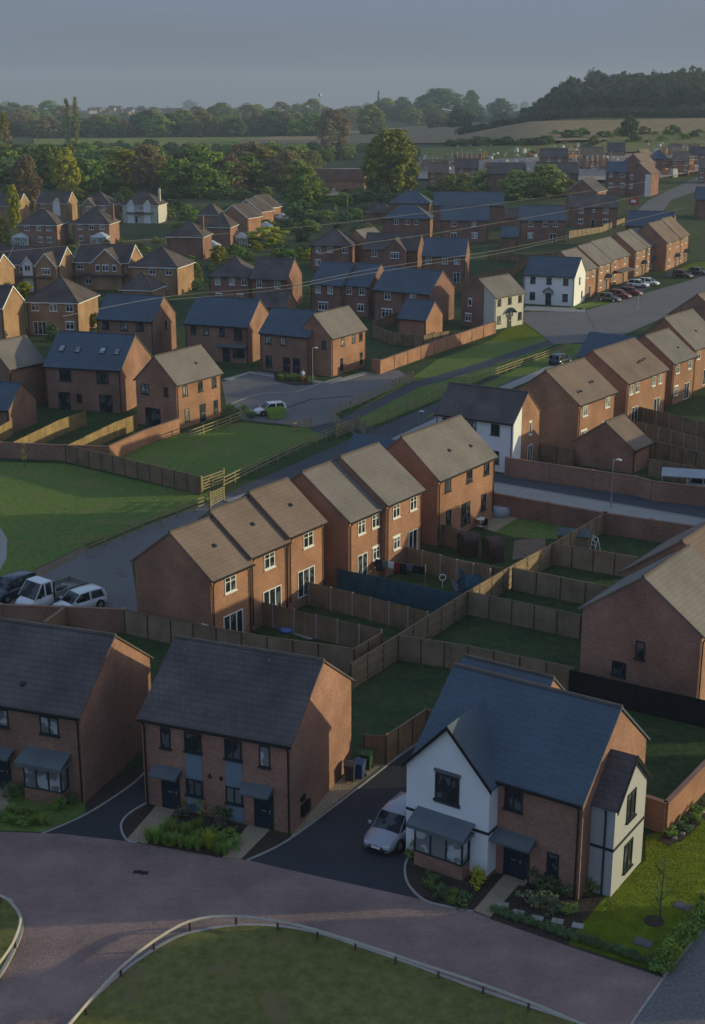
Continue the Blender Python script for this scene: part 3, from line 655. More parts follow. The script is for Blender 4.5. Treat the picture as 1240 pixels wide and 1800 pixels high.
house('Y2', 'brick house standing across the side road beyond the lawn', None, None, 4, 10., 8.4, zr=8.2, xy=(33, 32.0), wall=BR_RED, roof=TILE_BR, group='houses across the side road')
# ---------------------------------------------------------------- terrace in the middle
GT = 'terrace backing onto the fenced gardens'
def T(key, label, px, L, W, zr, dz, win, roof, wall=BR_ORG, ang=55, lwin=(), group=GT, **k):
    return house(key, label, (-1, -1), px, ang, L, W, zr=zr, wall=wall, roof=roof, dz=dz, group=group, win=list(win) + list(lwin), **k)
U = 5.2
T('T1', 'end terrace house with brown roof beside the parked flatbed truck', (374, 1022), 4.5, 7.6, 8.05, 0, WW(U, [-.1], w=1.2, h=1.15) + FD(.1, w=2.1), TILE_TAN, lwin=[('L', 2.9, 1.2, .5, 1.0, 'n')])
T('T2', 'middle house of the brown roofed terrace trio', (443, 981), 4.5, 7.6, 8.05, .42, WW(U, [.05], w=1.2, h=1.15) + FD(.3, w=2.1), TILE_TAN)
T('T3', 'brown roofed terrace house nearest the grey roofed pair', (510, 945), 4.7, 7.6, 8.05, .78, WW(U, [.2], w=1.2, h=1.15) + FD(-.1, w=2.1), TILE_TAN)
T('T4', 'grey roofed terrace house beside the hanging washing', (617, 919), 5.1, 9.3, 8.5, .5, WW(U, [-.75, 1.2], w=1., h=1.1) + FD(-.6, w=1.35) + WW(U, [1.3], w=.95, h=1.0, up=False), TILE_GRY)
T('T5', 'grey roofed terrace house behind the plain board fence with concrete posts', (683, 889), 5.5, 9.3, 8.5, .85, WW(U, [-1.2, 1.3], w=1., h=1.1) + FD(1.3, w=1.3) + WW(U, [-1.1], w=.95, h=1.0, up=False), TILE_GRY)
t6 = T('T6', 'detached tan roofed brick house overlooking the grey hot tub', (774, 846), 9.9, 7.9, 8.5, .6, WW(U, [-3.2, .4, 3.4], w=.95, h=1.05) + FD(-.1, w=1.5) + WW(U, [-3.0, 3.], w=.8, h=1.5, up=False), TILE_GRY, fr=DARKFR)
hx, hy = dims(t6); gable_wing(t6, 'B', hx, hy, 7.9, 5.2, 8.5, 2.2, 5.6, 2.9, 4.6, 7.3, BR_ORG, TILE_SLT)  # same roof as the house; the blue tile colours in the wing's shade
w1 = house('W1', 'white fronted house with dark roof beside the brick lane wall', (1, -1), (903, 746), -31, 9.0, 6.9, zr=7.9, wall=RENDER, roof=TILE_BR, fr=DARKFR, group='white rendered houses',
           win=WW(U, [-3.1, -.2, 2.4], w=.95, h=1.1) + WW(U, [-2.9, 2.4], w=1., h=1.3, up=False) + DR(-.2), name='white_house')
hx, hy = dims(w1); b = MB(); b.prism([(-1.2, -1), (hy + .02, -1), (hy + .02, 5.18), (0, 7.74), (-1.2, 6.75)], 'x', hx + .002, hx + .035); b.build('brick_panel', BR_ORG, w1)
put_win(w1, hx, hy, 'R', .9, 3.9, .55, 1.3, 'n', WHITE, .04); put_win(w1, hx, hy, 'R', 1.0, 1.1, 1.2, 2.1, 'f', WHITE, .04)
GR2 = 'brick row with tan roofs beyond the lane'
kw = dict(ang=53, group=GR2)
T('R1', 'tan roofed brick house behind the small garage', (1021, 713), 8.8, 8.8, 8.5, 0, WW(U, [-2.8, 2.4], w=1.1, h=1.15) + WW(U, [-2.8, 2.3], w=1.3, h=1.2, up=False), TILE_TAN, BR_ORG, **kw)
T('R2', 'long tan roofed brick pair with four upper rear windows', (1106, 675), 10.9, 9.6, 8.5, 0, WW(U, [-4.2, -2.7, 1.7, 3.5], w=.95, h=1.15) + FD(-3., w=1.6) + FD(2.9, w=1.6), TILE_TAN, BR_ORG, **kw)
r3 = T('R3', 'grey tan roofed brick house with shaded blue front wing over the junction', (1187, 640), 6.8, 8.4, 8.3, 0, WW(U, [-1.9, 1.6], w=.95, h=1.1) + FD(1.2, w=1.5) + WW(U, [-1.9], w=1., h=1.1, up=False), TILE_GRY, BR_ORG, **kw)
hx, hy = dims(r3); gable_wing(r3, 'B', hx, hy, 8.4, 5.2, 8.3, 1.2, 6.2, 4.6, 4.8, 7.6, BR_ORG, TILE_SLT)  # dark blue tile puts the shaded slope into the wing roof's colour
T('R4', 'taller grey tan roofed brick house, next up the row from the blue wing', (1223, 616), 9., 9.2, 9.0, .3, WW(U, [-2.8, 2.4], w=1., h=1.1) + FD(0), TILE_GRY, BR_ORG, **kw)
house('R5', 'dark gabled brick house standing at the street bend', (-1, 1), (1173, 552), 53, 9., 9., zr=8.6, wall=BR_RED, roof=TILE_TAN, group=GR2)
house('R6', 'brick house at the far end of the tan roofed row', None, None, 53, 9., 9., zr=8.6, xy=(76, 214), wall=BR_RED, roof=TILE_TAN, group=GR2)
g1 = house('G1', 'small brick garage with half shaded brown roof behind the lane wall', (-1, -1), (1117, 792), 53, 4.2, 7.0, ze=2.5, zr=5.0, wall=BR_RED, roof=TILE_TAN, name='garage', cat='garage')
# ---------------------------------------------------------------- street of the parked cars
w2 = house('W2', 'white cottage style house with blue slate roof at the street corner', (1, -1), (1011, 488), -24, 9.6, 8.1, zr=8.3, wall=RENDER, roof=TILE_SLT, fr=DARKFR, name='white_house', group='white rendered houses',
           win=WW(U, [-3., 0, 3.1], w=.95, h=1.15) + WW(U, [-3., 3.1], w=1., h=1.3, up=False) + DR(0) + [('R', -.3, 4.2, .8, 1.2, 'n'), ('R', 1.7, 1.5, .8, 1.2, 'n')])
hx, hy = dims(w2); put_porch(w2, hx, hy, 'F', 0, 2.5, 1.9, TILE_SLT)
GV = 'brick terrace facing the parked cars'
def V(key, label, px, A, L=7., zr=8.7, ze=5.2, roof=TILE_GRY, porch=0., W=9.2, **k):
    r = house(key, label, (-1, -1), px, 60, L, W, ze=ze, zr=zr, wall=BR_ORG, roof=roof, A=A, group=GV, **k); hx, hy = dims(r)
    for s in (-.5, .5): put_win(r, hx, hy, 'F', s * hx, ze - .95, .95, 1.2, 'w', WHITE)
    put_win(r, hx, hy, 'F', -.5 * hx, 1.45, 1., 1.3, 'w', WHITE); put_win(r, hx, hy, 'F', .45 * hx, 1.05, .95, 2.1, 'd', WHITE)
    if porch: put_porch(r, hx, hy, 'F', .45 * hx, 2.5, 1.7, TILE_SLT)
    return r
house('VA', 'brick end house tucked behind the white corner cottage', (1, -1), (1052, 470), 60, 8., 9.2, zr=8.7, wall=BR_ORG, roof=TILE_GRY, group=GV, win=WW(U, [-1, 2]) + DR(.6))
V('VB', 'grey roofed terrace house, next after the white corner cottage', (1054, 467), (1075, 460), porch=1)
vc = V('VC', 'terrace house with lean-to porch roof behind the white cars', (1076, 458), (1108, 448))
hx, hy = dims(vc); put_canopy(vc, hx, hy, 'F', .2, 2.95, 7.5, 2.0, TILE_GRY, 'porch_roof')
V('VD', 'lower house of the dark valley pair with arched porch', (1119, 442), (1138, 436), porch=1, ze=5.4, zr=8.9)
V('VE', 'upper house of the dark valley pair with arched porch', (1139, 435), (1159, 430), porch=1, ze=5.4, zr=8.9)
V('VF', 'tall terrace house before the last house of the row', (1174, 427), (1195, 419), porch=1, ze=6, zr=9.9, roof=TILE_TAN)
V('VG', 'last terrace house of the row, beside the sunlit grass', (1196, 418), (1218, 413), porch=1, ze=6, zr=9.9, roof=TILE_TAN)
house('H8', 'slate roofed house with red brick gable beyond the car street terrace', (1, 0), (1188, 372), -20, 11., 9., zr=8.4, wall=BR_DRK, roof=TILE_SLT)
w3 = house('W3', 'cream fronted house with half dark brick gable at the green', (-1, -1), (872, 524), 47, 8.3, 7.3, zr=8.0, wall=RENDER_C, roof=TILE_GRY, fr=DARKFR, name='cream_house', group='white rendered houses',
           win=WW(U, [-2.8, 0, 2.8], w=.95, h=1.15) + WW(U, [-2.8, 2.9], w=1., h=1.3, up=False) + DR(0))
hx, hy = dims(w3); put_porch(w3, hx, hy, 'F', 0, 2.5, 1.9, TILE_SLT)
b = MB(); b.prism([(-hy - .02, -1), (1.2 - .0, -1), (1.2, 6.9), (0, 7.85), (-hy - .02, 5.2)], 'x', -hx - .035, -hx - .002)
b.v = [(x, -y, z) for x, y, z in b.v]; b.f = [f[::-1] for f in b.f]; b.build('brick_panel', BR_DRK, w3)
put_win(w3, hx, hy, 'L', -1.6, 4., .7, 1.1, 'n', WHITE, .04); put_win(w3, hx, hy, 'L', -1.9, 1.5, 1.2, 1.2, 'w', WHITE, .04)
# ================================================================ blue roofed estate, middle left
GB = 'slate roofed brick houses round the parking court'
DK = dict(fr=DARKFR, wall=BR_BRN, roof=TILE_SLT, group=GB)
b1 = house('B1', 'slate roofed brick pair with four skylights', (1, -1), (212, 652), -16, 10.3, 9.4, zr=8.8, win=WW(U, [-2.3, 2.6], w=1.5, h=1.35) + FD(-2.6, w=1.5) + FD(2.9, w=1.7) + [('F', -.6, 1.5, .7, 1.0, 'n')], **DK)
for u in (-2.4, -.3, 3.0, 4.9):
    s = math.atan2(3.6, 4.7); b = MB(); b.box(-.36, .36, -.5, .5, .0, .09); o = b.build('skylight', DARKFR, b1); o.location = (u - 1.2, -2.35, 5.2 + 3.6 * .5); o.rotation_euler = (s, 0, 0)
    p = MB(); p.box(-.29, .29, -.42, .42, .085, .1); p.build('pane', GLASSB, o)
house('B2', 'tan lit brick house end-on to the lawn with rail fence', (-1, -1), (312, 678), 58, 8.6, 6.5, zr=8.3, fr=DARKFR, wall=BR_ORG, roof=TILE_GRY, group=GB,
      win=WW(U, [-2.6, .2, 2.8], w=.85, h=1.2) + WW(U, [-2.4, 3.], w=.8, h=1.5, up=False) + DR(.5) + [('L', -1.6, 4.3, 1.1, 1.15, 'net'), ('L', 1.5, 4.3, .6, 1., 'n'), ('L', -.6, 1.1, 2.2, 2.1, 'f')])
house('B0T', 'grey roofed brick house at the field edge, partly shaded', (-1, -1), (17, 650), 56, 6., 6.5, zr=8.2, fr=DARKFR, wall=BR_BRN, roof=TILE_GRY, group=GB)
house('B0', 'low slate roofed garage at the end of the board fences', (1, -1), (15, 722), -17, 6.5, 6.5, ze=2.8, zr=5.4, name='garage', cat='garage', fr=DARKFR, wall=BR_BRN, roof=TILE_SLT)
house('B3', 'slate roofed brick house between the yellow gabled hip roof and the court', (1, -1), (269, 566), -17, 9.2, 8.4, zr=8.4, win=WW(U, [-3.1, -.2, 2.4], w=1.1, h=1.15) + [('R', .4, 4.1, .55, 1.2, 'n')], **DK)
b4 = house('B4', 'slate roofed brick house with dark ground floor bay facing the court', (1, -1), (436, 576), -20, 10.1, 9., zr=8.6, win=WW(U, [-3.6, -1.6, .9], w=.8, h=1.15) + WW(U, [3.4], w=1.2, h=1.6) + DR(1.5) + WW(U, [-3, 3.4], w=1.8, h=1.3, up=False), **DK)
hx, hy = dims(b4); put_canopy(b4, hx, hy, 'F', 2.4, 2.6, 4.6, .7)
house('B5', 'slate roofed half of the brick pair facing the parking court', (-1, -1), (454, 585), -30, 8.2, 7.6, zr=8.3, win=WW(U, [-2.6, -.2], w=.9, h=1.1) + WW(U, [-2.6], w=1., h=1.6, up=False) + DR(.3) + DR(1.9), **DK)
house('B5T', 'tan lit end house of the brick pair by the court lamp', (-1, -1), (585, 596), 58, 9.1, 6.3, zr=8.3, fr=DARKFR, wall=BR_ORG, roof=TILE_GRY, group=GB,  # same roof as the slate half; paler tile stands for its sunlit slope
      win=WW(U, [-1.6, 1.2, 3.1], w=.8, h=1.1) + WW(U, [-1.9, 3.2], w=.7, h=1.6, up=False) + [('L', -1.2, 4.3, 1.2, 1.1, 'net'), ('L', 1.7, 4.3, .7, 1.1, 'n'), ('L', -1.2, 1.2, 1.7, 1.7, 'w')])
GC = 'brown and blue roofed brick houses behind the court'
KC = dict(wall=BR_DRK, fr=WHITE, group=GC)
house('C1', 'hip roofed dark brick house beside the tallest yellow gable end', (1, -1), (441, 488), -13, 8.2, 8.2, hip=True, roof=TILE_BR, win=WW(U, [-2.2, .5, 2.8], w=1.0) + WW(U, [-2, 2], up=False), **KC)
house('C2', 'brown roofed brick house with tall sunlit gable behind the court', (1, -1), (505, 493), -16, 7., 9., zr=8.6, roof=TILE_BR, win=WW(U, [-1.8, 1.6], w=1.0), **KC)
house('CG', 'small garage with red gable tip behind the slate ridge', (1, 0), (512, 512), -17, 6, 6, ze=2.6, zr=5., roof=TILE_BR, wall=BR_DRK, name='garage', cat='garage')
KD = dict(wall=BR_DRK, roof=TILE_SLT, fr=WHITE, group=GC)
house('D1A', 'left house of the stepped slate pair beside the tall yellow gable', (1, -1), (601, 503), -27, 6.3, 9.6, zr=8.6, win=WW(U, [-1.6, .8], w=1.) + WW(U, [-.6], w=1.9, h=1.3, up=False), **KD)
house('D1B', 'right house of the stepped slate pair with sliver of lit gable', (1, -1), (649, 505), -27, 5.4, 9.6, zr=8.6, win=WW(U, [-1.2, 1.2], w=1.) + WW(U, [1.], w=1.2, up=False), **KD)
house('D2A', 'left half of the slate pair above the garage with sunlit gable', (1, -1), (710, 514), -31, 6.0, 9.5, zr=8.7, win=WW(U, [-.2], w=1.2) + WW(U, [-.3], w=2., h=1.4, up=False), **KD)
house('D2B', 'right half of the slate pair with shadowed orange gable', (1, -1), (755, 518), -31, 5.2, 9.5, zr=8.6, win=WW(U, [-.6], w=1.2), **KD)
house('GD', 'slate roofed garage with lit orange gable beside the brick boundary wall', (1, -1), (749, 564), -29, 5.2, 6.6, ze=2.6, zr=5.3, wall=BR_ORG, roof=TILE_SLT, name='garage', cat='garage')
house('E1', 'hip roofed brick house behind the stepped slate pair', (1, -1), (620, 433), -10, 9., 9., hip=True, A=(543, 432), roof=TILE_BR, win=WW(U, [-2.8, -.2, 3.], w=1.1) + WW(U, [-2.9], up=False), **KC)
house('E1B', 'tan lit roof of the house peeping over the hip roofed brick house', (-1, 0), (625, 404), 58, 8., 8., zr=8.1, wall=BR_ORG, roof=TILE_GRY, group=GC)
e2 = house('E2', 'brown roofed brick house with a broad front gable', (1, -1), (735, 441), -14, 11., 8.4, A=(640, 437), zr=8.3, roof=TILE_BR, win=WW(U, [-3.4], w=1.1), **KC)
hx, hy = dims(e2); gable_wing(e2, 'F', hx, hy, 8.4, 5.2, 8.3, 1.2, 4.6, 1.0, 5.1, 7.7, BR_DRK, TILE_BR); put_win(e2, hx, hy, 'F', 1.2, 4.2, 1.8, 1.15, 'w', WHITE, 1.0)
house('E3', 'slate roofed brick house with broad orange gable behind the cream house', (1, -1), (819, 452), -11, 9.3, 9.2, zr=8.5, A=(740, 451), win=WW(U, [-3., .3, 2.7], w=1.1) + FD(2.7, w=1.4), **KD)
house('F0', 'hip roofed slate house rearmost beside the big oak', (1, -1), (757, 358), -8, 9., 9., hip=True, A=(681, 358), **KD)
house('F0S', 'small hip roofed garage below the big oak', (1, -1), (692, 375), -8, 7., 7., ze=2.8, zr=5.4, hip=True, A=(640, 373), wall=BR_DRK, roof=TILE_BR, name='garage', cat='garage')
house('F1', 'hip roofed slate house with bright hip tiles and three upper windows', (1, -1), (758, 385), -8, 9., 9., hip=True, A=(672, 384), win=WW(U, [-2.6, .2, 2.5], w=1.1), **KD)
house('F2', 'long slate roofed house, rearmost before the olive bushes', (1, -1), (887, 362), -4, 12., 9., zr=8.6, A=(762, 362), win=WW(U, [3.8], w=1.2) + WW(U, [3.8], w=1.2, up=False), **KD)
house('F3', 'slate roofed house in front of the long slate roof', (1, -1), (860, 388), -5, 11.5, 8.6, zr=8.4, A=(774, 387), win=WW(U, [-2.6, 2.4], w=1.2) + WW(U, [-2.6, 2.6], w=1.4, h=1.3, up=False), **KD)
house('F4', 'slate roofed red brick house above the sunlit garden grass', (1, -1), (996, 388), -2, 11., 8.8, zr=8.5, A=(914, 388), win=WW(U, [-2.9, .6, 3.1], w=1.1) + WW(U, [-2.9], w=1.3, up=False) + FD(2.6, w=1.6), **KD)
house('F5', 'tiny slate roofed garage between two brick houses', (1, -1), (912, 417), -3, 4., 5.5, ze=2.7, zr=5., A=(881, 417), wall=BR_DRK, roof=TILE_SLT, name='garage', cat='garage')
house('F6', 'dark low roofed outbuilding behind the red brick house', (1, -1), (925, 384), -3, 5., 6., ze=2.8, zr=5.2, A=(888, 384), wall=BR_DRK, roof=TILE_BR, name='garage', cat='garage')
# ---------------------------------------------------------------- far right, newest houses
GI = 'newest houses by the building site'
KI = dict(wall=BR_DRK, fr=WHITE, group=GI)
house('I1', 'wide brown roofed house with central door facing the gardens', (1, -1), (1087, 365), -3, 11., 8.5, zr=8.2, A=(1002, 365), roof=TILE_BR, win=WW(U, [-3.2, 3.2], w=1.3) + WW(U, [-3.2, 3.2], w=1.3, up=False) + [('F', .1, 4.3, .6, .6, 'n')] + DR(0), **KI)
house('I1B', 'brown gabled house behind the wide brown roof, cream verge', (-1, 0), (1024, 314), 62, 9., 9.5, ze=5.2, zr=8.8, roof=TILE_BR, trim=RENDER_C, **KI)
house('I2', 'tall brown brick house with white panelled corner by the far road', (-1, 0), (1123, 285), 60, 9., 8.6, ze=7.4, zr=10.8, roof=TILE_TAN, win=[('L', -2., 6.2, 1., 1.2, 'w'), ('L', -2., 3.4, 1., 1.2, 'w')], **KI)
r = HOUSES['I2'][0]; hx, hy = dims(r); b = MB(); b.box(-hx - .04, -hx - .002, -hy - .02, -hy + 1.6, -1, 7.2); b.build('white_panel', RENDER, r)
house('I2W', 'blue roofed wing house joining the tall brown brick house', (1, -1), (1104, 303), -8, 6., 8., ze=7.2, zr=10.2, A=(1066, 302), roof=TILE_SLT, win=WW(7.2, [-1.8, 1.8], w=1.3) + [('F', -1.8, 3.2, 1.3, 1.2, 'w'), ('F', 1.8, 3.2, 1.3, 1.2, 'w')], **KI)
house('I3', 'tan roofed brick house behind the white panelled corner house', (-1, 0), (1113, 270), 60, 13., 9., ze=6.5, zr=10.2, roof=TILE_TAN, **KI)
house('I3B', 'further tan roofed brick house next to the blue hip roof', (-1, 0), (1122, 263), 60, 12., 9., ze=6.5, zr=10.2, roof=TILE_TAN, **KI)
house('I4', 'blue hip roofed house under construction on the skyline of the site', (1, -1), (1176, 280), -5, 9., 8., ze=5.6, zr=9., A=(1142, 279), hip=True, roof=TILE_SLT, wall=BR_ORG, fr=WHITE, group=GI, win=WW(5.6, [-2, 2]) + WW(5.6, [-2, 2], up=False))
house('I5', 'brown roofed house left behind the olive bushes', (1, -1), (926, 306), -3, 11., 9., zr=8.6, A=(858, 306), roof=TILE_BR, **KI)
house('I6', 'brown roofed house right behind the olive bushes', (1, -1), (1018, 305), -3, 11., 9., zr=8.6, A=(944, 305), roof=TILE_BR, win=WW(U, [-3, 3.4]), **KI)
house('I7', 'slate blue house shell beyond the far road bend', (1, -1), (1290, 352), -10, 10., 8.5, zr=8.4, roof=TILE_SLT, **KI)
# ================================================================ older estate, upper left
GL = 'older brown roofed houses of the left estate'
KL = dict(wall=BR_BUF, roof=TILE_OLD, fr=WHITE, group=GL, trim=WHITE)
def LH(key, label, a, px, ang, A=None, L=9., W=9., us=(-2.8, .2, 2.9), low=(), **k):
    kk = dict(KL); kk.update(k); ze = kk.get('ze', 5.2)
    return house(key, label, a, px, ang, L, W, A=A, win=WW(ze, list(us), w=1.25, h=1.1) + list(low), **kk)
LH('L1', 'hip roofed house with bright yellow brick side and white patio doors', (1, -1), (138, 533), -10, (41, 531), W=9.6, hip=True, zr=8.6, low=FD(-2.2, w=2.2) + WW(U, [2.8], w=1.4, up=False))
LH('L2', 'gabled brown house, nearest at the field edge of the left estate', (1, 0), (23, 502), -14, L=10, W=7.6, zr=8.2)
LH('L3', 'gabled house with cream verge above the yellow garden bush', (1, 0), (36, 431), -14, L=9, W=8., zr=8.3)
l4 = LH('L4', 'brown roofed house with white triangular dormer and brick front gable', (1, 0), (118, 434), -12, L=11, W=8.2, zr=8.3, us=(-2.2,), low=WW(U, [-2., 3.], up=False))
hx, hy = dims(l4); gable_wing(l4, 'F', hx, hy, 8.2, 5.2, 8.3, 3.0, 4.2, 1.0, 5., 7.6, BR_BUF, TILE_OLD, WHITE); put_win(l4, hx, hy, 'F', 3., 4.1, 1.7, 1.1, 'w', WHITE, 1.)
gable_wing(l4, 'F', hx, hy, 8.2, 5.2, 8.3, -1.0, 2.0, .4, 5.4, 6.8, RENDER, TILE_OLD, WHITE); put_win(l4, hx, hy, 'F', -1., 4.6, 1.2, 1.1, 'w', WHITE, .4)
put_canopy(l4, hx, hy, 'F', .5, 3.2, 8., 1.3, TILE_OLD, 'porch_roof')
l5 = LH('L5', 'brown roofed house with white boarded front gable and lean-to porch', (1, 0), (238, 430), -11, L=11.5, W=8.4, zr=8.3, us=(-4.3,), low=FD(1.0, w=1.6) + WW(U, [-2.4, 3.4], w=1.8, up=False))
hx, hy = dims(l5); gable_wing(l5, 'F', hx, hy, 8.4, 5.2, 8.3, 1.3, 6.2, .8, 5., 7.9, BR_BUF, TILE_OLD, WHITE)
for u, ww in ((-.4, .8), (1.2, 1.3), (3., .8)): put_win(l5, hx, hy, 'F', u, 4.2, ww, 1.1, 'w', WHITE, .8)
put_canopy(l5, hx, hy, 'F', 0, 3.1, 10.5, 1.6, TILE_OLD, 'porch_roof')
LH('L6', 'hip roofed house with yellow brick side above the court roofs', (1, -1), (313, 471), -13, (228, 468), W=9.8, hip=True, zr=8.5, us=(-.3, 3.0))
LH('L7', 'small hip roofed garage in front of the yellow sided hip house', (1, -1), (268, 511), -13, (216, 507), W=7, ze=2.8, zr=5.6, hip=True, us=(), name='garage', cat='garage')
LH('L8', 'pyramid roofed red brick house with side chimney', (1, -1), (358, 417), -8, (289, 417), W=9., hip=True, zr=8.6, wall=BR_DRK, us=(), chim=.7)
LH('L9', 'hip roofed red brick house next to the stepped gables', (1, -1), (406, 400), -8, (361, 400), W=9., hip=True, zr=8.5, wall=BR_DRK, us=())
for k, lab, c_, A in (('L10', 'front house of the three stepped brown gables', (437, 384), (451, 379)), ('L11', 'middle house of the three stepped brown gables', (460, 373), (471, 368)), ('L12', 'rear house of the three stepped brown gables', (474, 366), (486, 356))):
    LH(k, lab, (-1, -1), c_, 66, None, L=8., W=9.4, zr=8.5, us=(), wall=BR_ORG)
l13 = LH('L13', 'hip roofed house with white bays and a bright lawn', (1, -1), (279, 361), -9, (221, 358), W=9.5, hip=True, zr=8.7, wall=RENDER_C, us=(-2.6, .2, 2.6), low=FD(-1.5, w=1.5) + WW(U, [2.4], w=2.2, up=False), chim=.8)
hx, hy = dims(l13)
for u in (-2.7, 2.2): gable_wing(l13, 'F', hx, hy, 9.5, 5.2, 8.7, u, 2., .4, 5.3, 6.6, RENDER, TILE_OLD, WHITE)
put_canopy(l13, hx, hy, 'F', 0, 3.2, 8., 1.3, TILE_OLD, 'porch_roof')
l14 = LH('L14', 'hip roofed house with brick front gable behind two plain hip roofs', (1, -1), (195, 361), -9, (139, 360), W=9.4, hip=True, zr=8.7, us=(2.6,))
hx, hy = dims(l14); gable_wing(l14, 'F', hx, hy, 9.4, 5.2, 8.7, -1.6, 4., 1., 5., 7.4, BR_BUF, TILE_OLD, WHITE); put_win(l14, hx, hy, 'F', -1.6, 4.2, 1.6, 1.1, 'w', WHITE, 1.)
l15 = LH('L15', 'gabled house with white dormer behind the leftmost plain hip roof', (1, -1), (119, 358), -9, (60, 358), W=8.6, zr=8.4, us=(-3,))
hx, hy = dims(l15); gable_wing(l15, 'F', hx, hy, 8.6, 5.2, 8.4, 1.4, 2.2, .4, 5.2, 6.8, RENDER, TILE_OLD, WHITE)
LH('L16', 'plain hip roofed brick house beside the conservatory with white ridge', (1, -1), (101, 396), -7, (27, 396), W=9.4, hip=True, zr=8.8, wall=BR_RED, low=WW(U, [.6, 2.8], up=False))
LH('L17', 'plain hip roofed brick house with a tall side chimney', (1, -1), (193, 394), -7, (122, 394), W=9.4, hip=True, zr=8.8, wall=BR_RED, low=WW(U, [-2.6, .4], up=False), chim=.9)
LH('L18', 'shaded brown roofed house by the tall poplar', (1, -1), (33, 362), -9, (-30, 361), W=9., zr=8.5, us=(-2, 2))
LH('L19', 'brown roofed house behind the pyramid roofed house', (1, -1), (385, 378), -9, (345, 378), W=8., hip=True, zr=8., us=())
LH('L20', 'brown gabled house cut by the field edge of the left estate', (1, 0), (6, 446), -14, L=8, W=8.2, zr=8.2, us=(0,))
def vents(key, pts, face=-1):
    """small dark tile vents low on a roof slope: (u along ridge, t up the slope)"""
    r, L, W, ze, zr = HOUSES[key]; a = math.atan2(zr - ze, W / 2)
    for u, t in pts:
        b = MB(); b.prism([(-.16, 0), (.16, 0), (.16, .03), (-.10, .12), (-.16, .10)], 'x', -.14, .14); o = b.build('roof_vent', BLACKP, r)
        o.location = (u, face * W / 2 * (1 - t), ze + (zr - ze) * t - .01); o.rotation_euler = (a, 0, 0)
for k_ in ('T1', 'T2', 'T3'): vents(k_, [(.3, .52)])
vents('T6', [(-.6, .45), (2.6, .38)]); vents('R1', [(-2.6, .3), (-2.0, .3), (1., .42), (1.6, .42)]); vents('R2', [(.6, .4), (1.3, .42), (2., .42), (2.7, .44)])
vents('H4', [(1.2, .3), (1.8, .34), (1.6, .2)]); vents('H1', [(1.9, .28)]); vents('R3', [(1., .4)]); vents('R4', [(0, .45)]); vents('B2', [(1.2, .5)])
# ================================================================ fences, walls, rails
POSTM = {}
def post_mesh(w, h, mat, cap=False):
    k = (w, round(h, 2), mat.name)
    if k not in POSTM:
        b = MB(); b.box(-w / 2, w / 2, -w / 2, w / 2, -.3, h)
        POSTM[k] = b.data('post', mat)
    return POSTM[k]
def fence(label, pix, h=1.8, mat=None, post=None, step=1.85, rails=True, top=True, group='garden fences of vertical boards', raw=None, pw=.1, side=1):
    """board fence; pix are photo pixels of its top edge (or base with top=False)"""
    mat = mat or FENCE; post = post or POSTD
    pts = [Vector(p) for p in raw] if raw else [P(p[0], p[1], h if top else 0) for p in pix]
    for p in pts: p.z = g(p.x, p.y)
    r = thing('fence', label, 'fence', pts[0], 0, group)
    for a, c in zip(pts, pts[1:]):
        d = c - a; L = d.xy.length; ang = math.atan2(d.y, d.x)
        n = max(1, round(L / step)); b = MB()
        for i in range(n):
            x0, x1 = L * i / n + pw / 2 + .001, L * (i + 1) / n - pw / 2 - .001
            j = rnd.uniform(-.02, .02)
            b.box(x0, x1, -.02, .02, .12, h + j); b.box(x0, x1, -.025, .025, -.2, .115)
        o = b.build('board_panel', mat, r); o.location = a - pts[0]; o.rotation_euler = (0, 0, ang)
        if rails:
            b = MB()
            for z in (.35, .95, 1.55):
                if z < h - .1: b.box(.02, L - .02, side * .022 - (.05 if side < 0 else 0), side * .022 + (.05 if side > 0 else 0), z, z + .09)
            b.box(0, L, -.045, .045, h + .022, h + .05)
            o = b.build('rail', mat if post is CONC else post if False else POSTR, r); o.location = a - pts[0]; o.rotation_euler = (0, 0, ang)
        for i in range(n + 1):
            q = obj('post', post_mesh(pw, h + (.06 if post is CONC else .03), post), r, a - pts[0] + d * (i / n), ang)
    return r
POSTR = plain('fence_rail', (.24, .17, .11), .85, .15, 2)
def brickwall(label, pix, h=1.8, mat=None, top=True, th=.24, raw=None, piers=True, dz=0.):
    mat = mat or BR_RED
    pts = [Vector(p) for p in raw] if raw else [P(p[0], p[1], h if top else 0) for p in pix]
    for p in pts: p.z = g(p.x, p.y) + dz
    r = thing('brick_wall', label, 'wall', pts[0], 0)
    for a, c in zip(pts, pts[1:]):
        d = c - a; L = d.xy.length; ang = math.atan2(d.y, d.x)
        b = MB(); b.box(0, L, -th / 2, th / 2, -.5, h - .1); o = b.build('brickwork', mat, r); o.location = a - pts[0]; o.rotation_euler = (0, 0, ang)
        b = MB(); b.box(-.03, L + .03, -th / 2 - .03, th / 2 + .03, h - .099, h); o = b.build('coping', COPING, r); o.location = a - pts[0]; o.rotation_euler = (0, 0, ang)
        if piers and L > 6:
            n = int(L / 4.); b = MB()
            for i in range(n + 1): x = L * i / n; b.box(x - .17, x + .17, -th / 2 - .07, th / 2 + .07, -.5, h + .04)
            o = b.build('pier', mat, r); o.location = a - pts[0]; o.rotation_euler = (0, 0, ang); 
    return r
COPING = plain('brick_coping', (.27, .15, .11), .85, .15, 2)
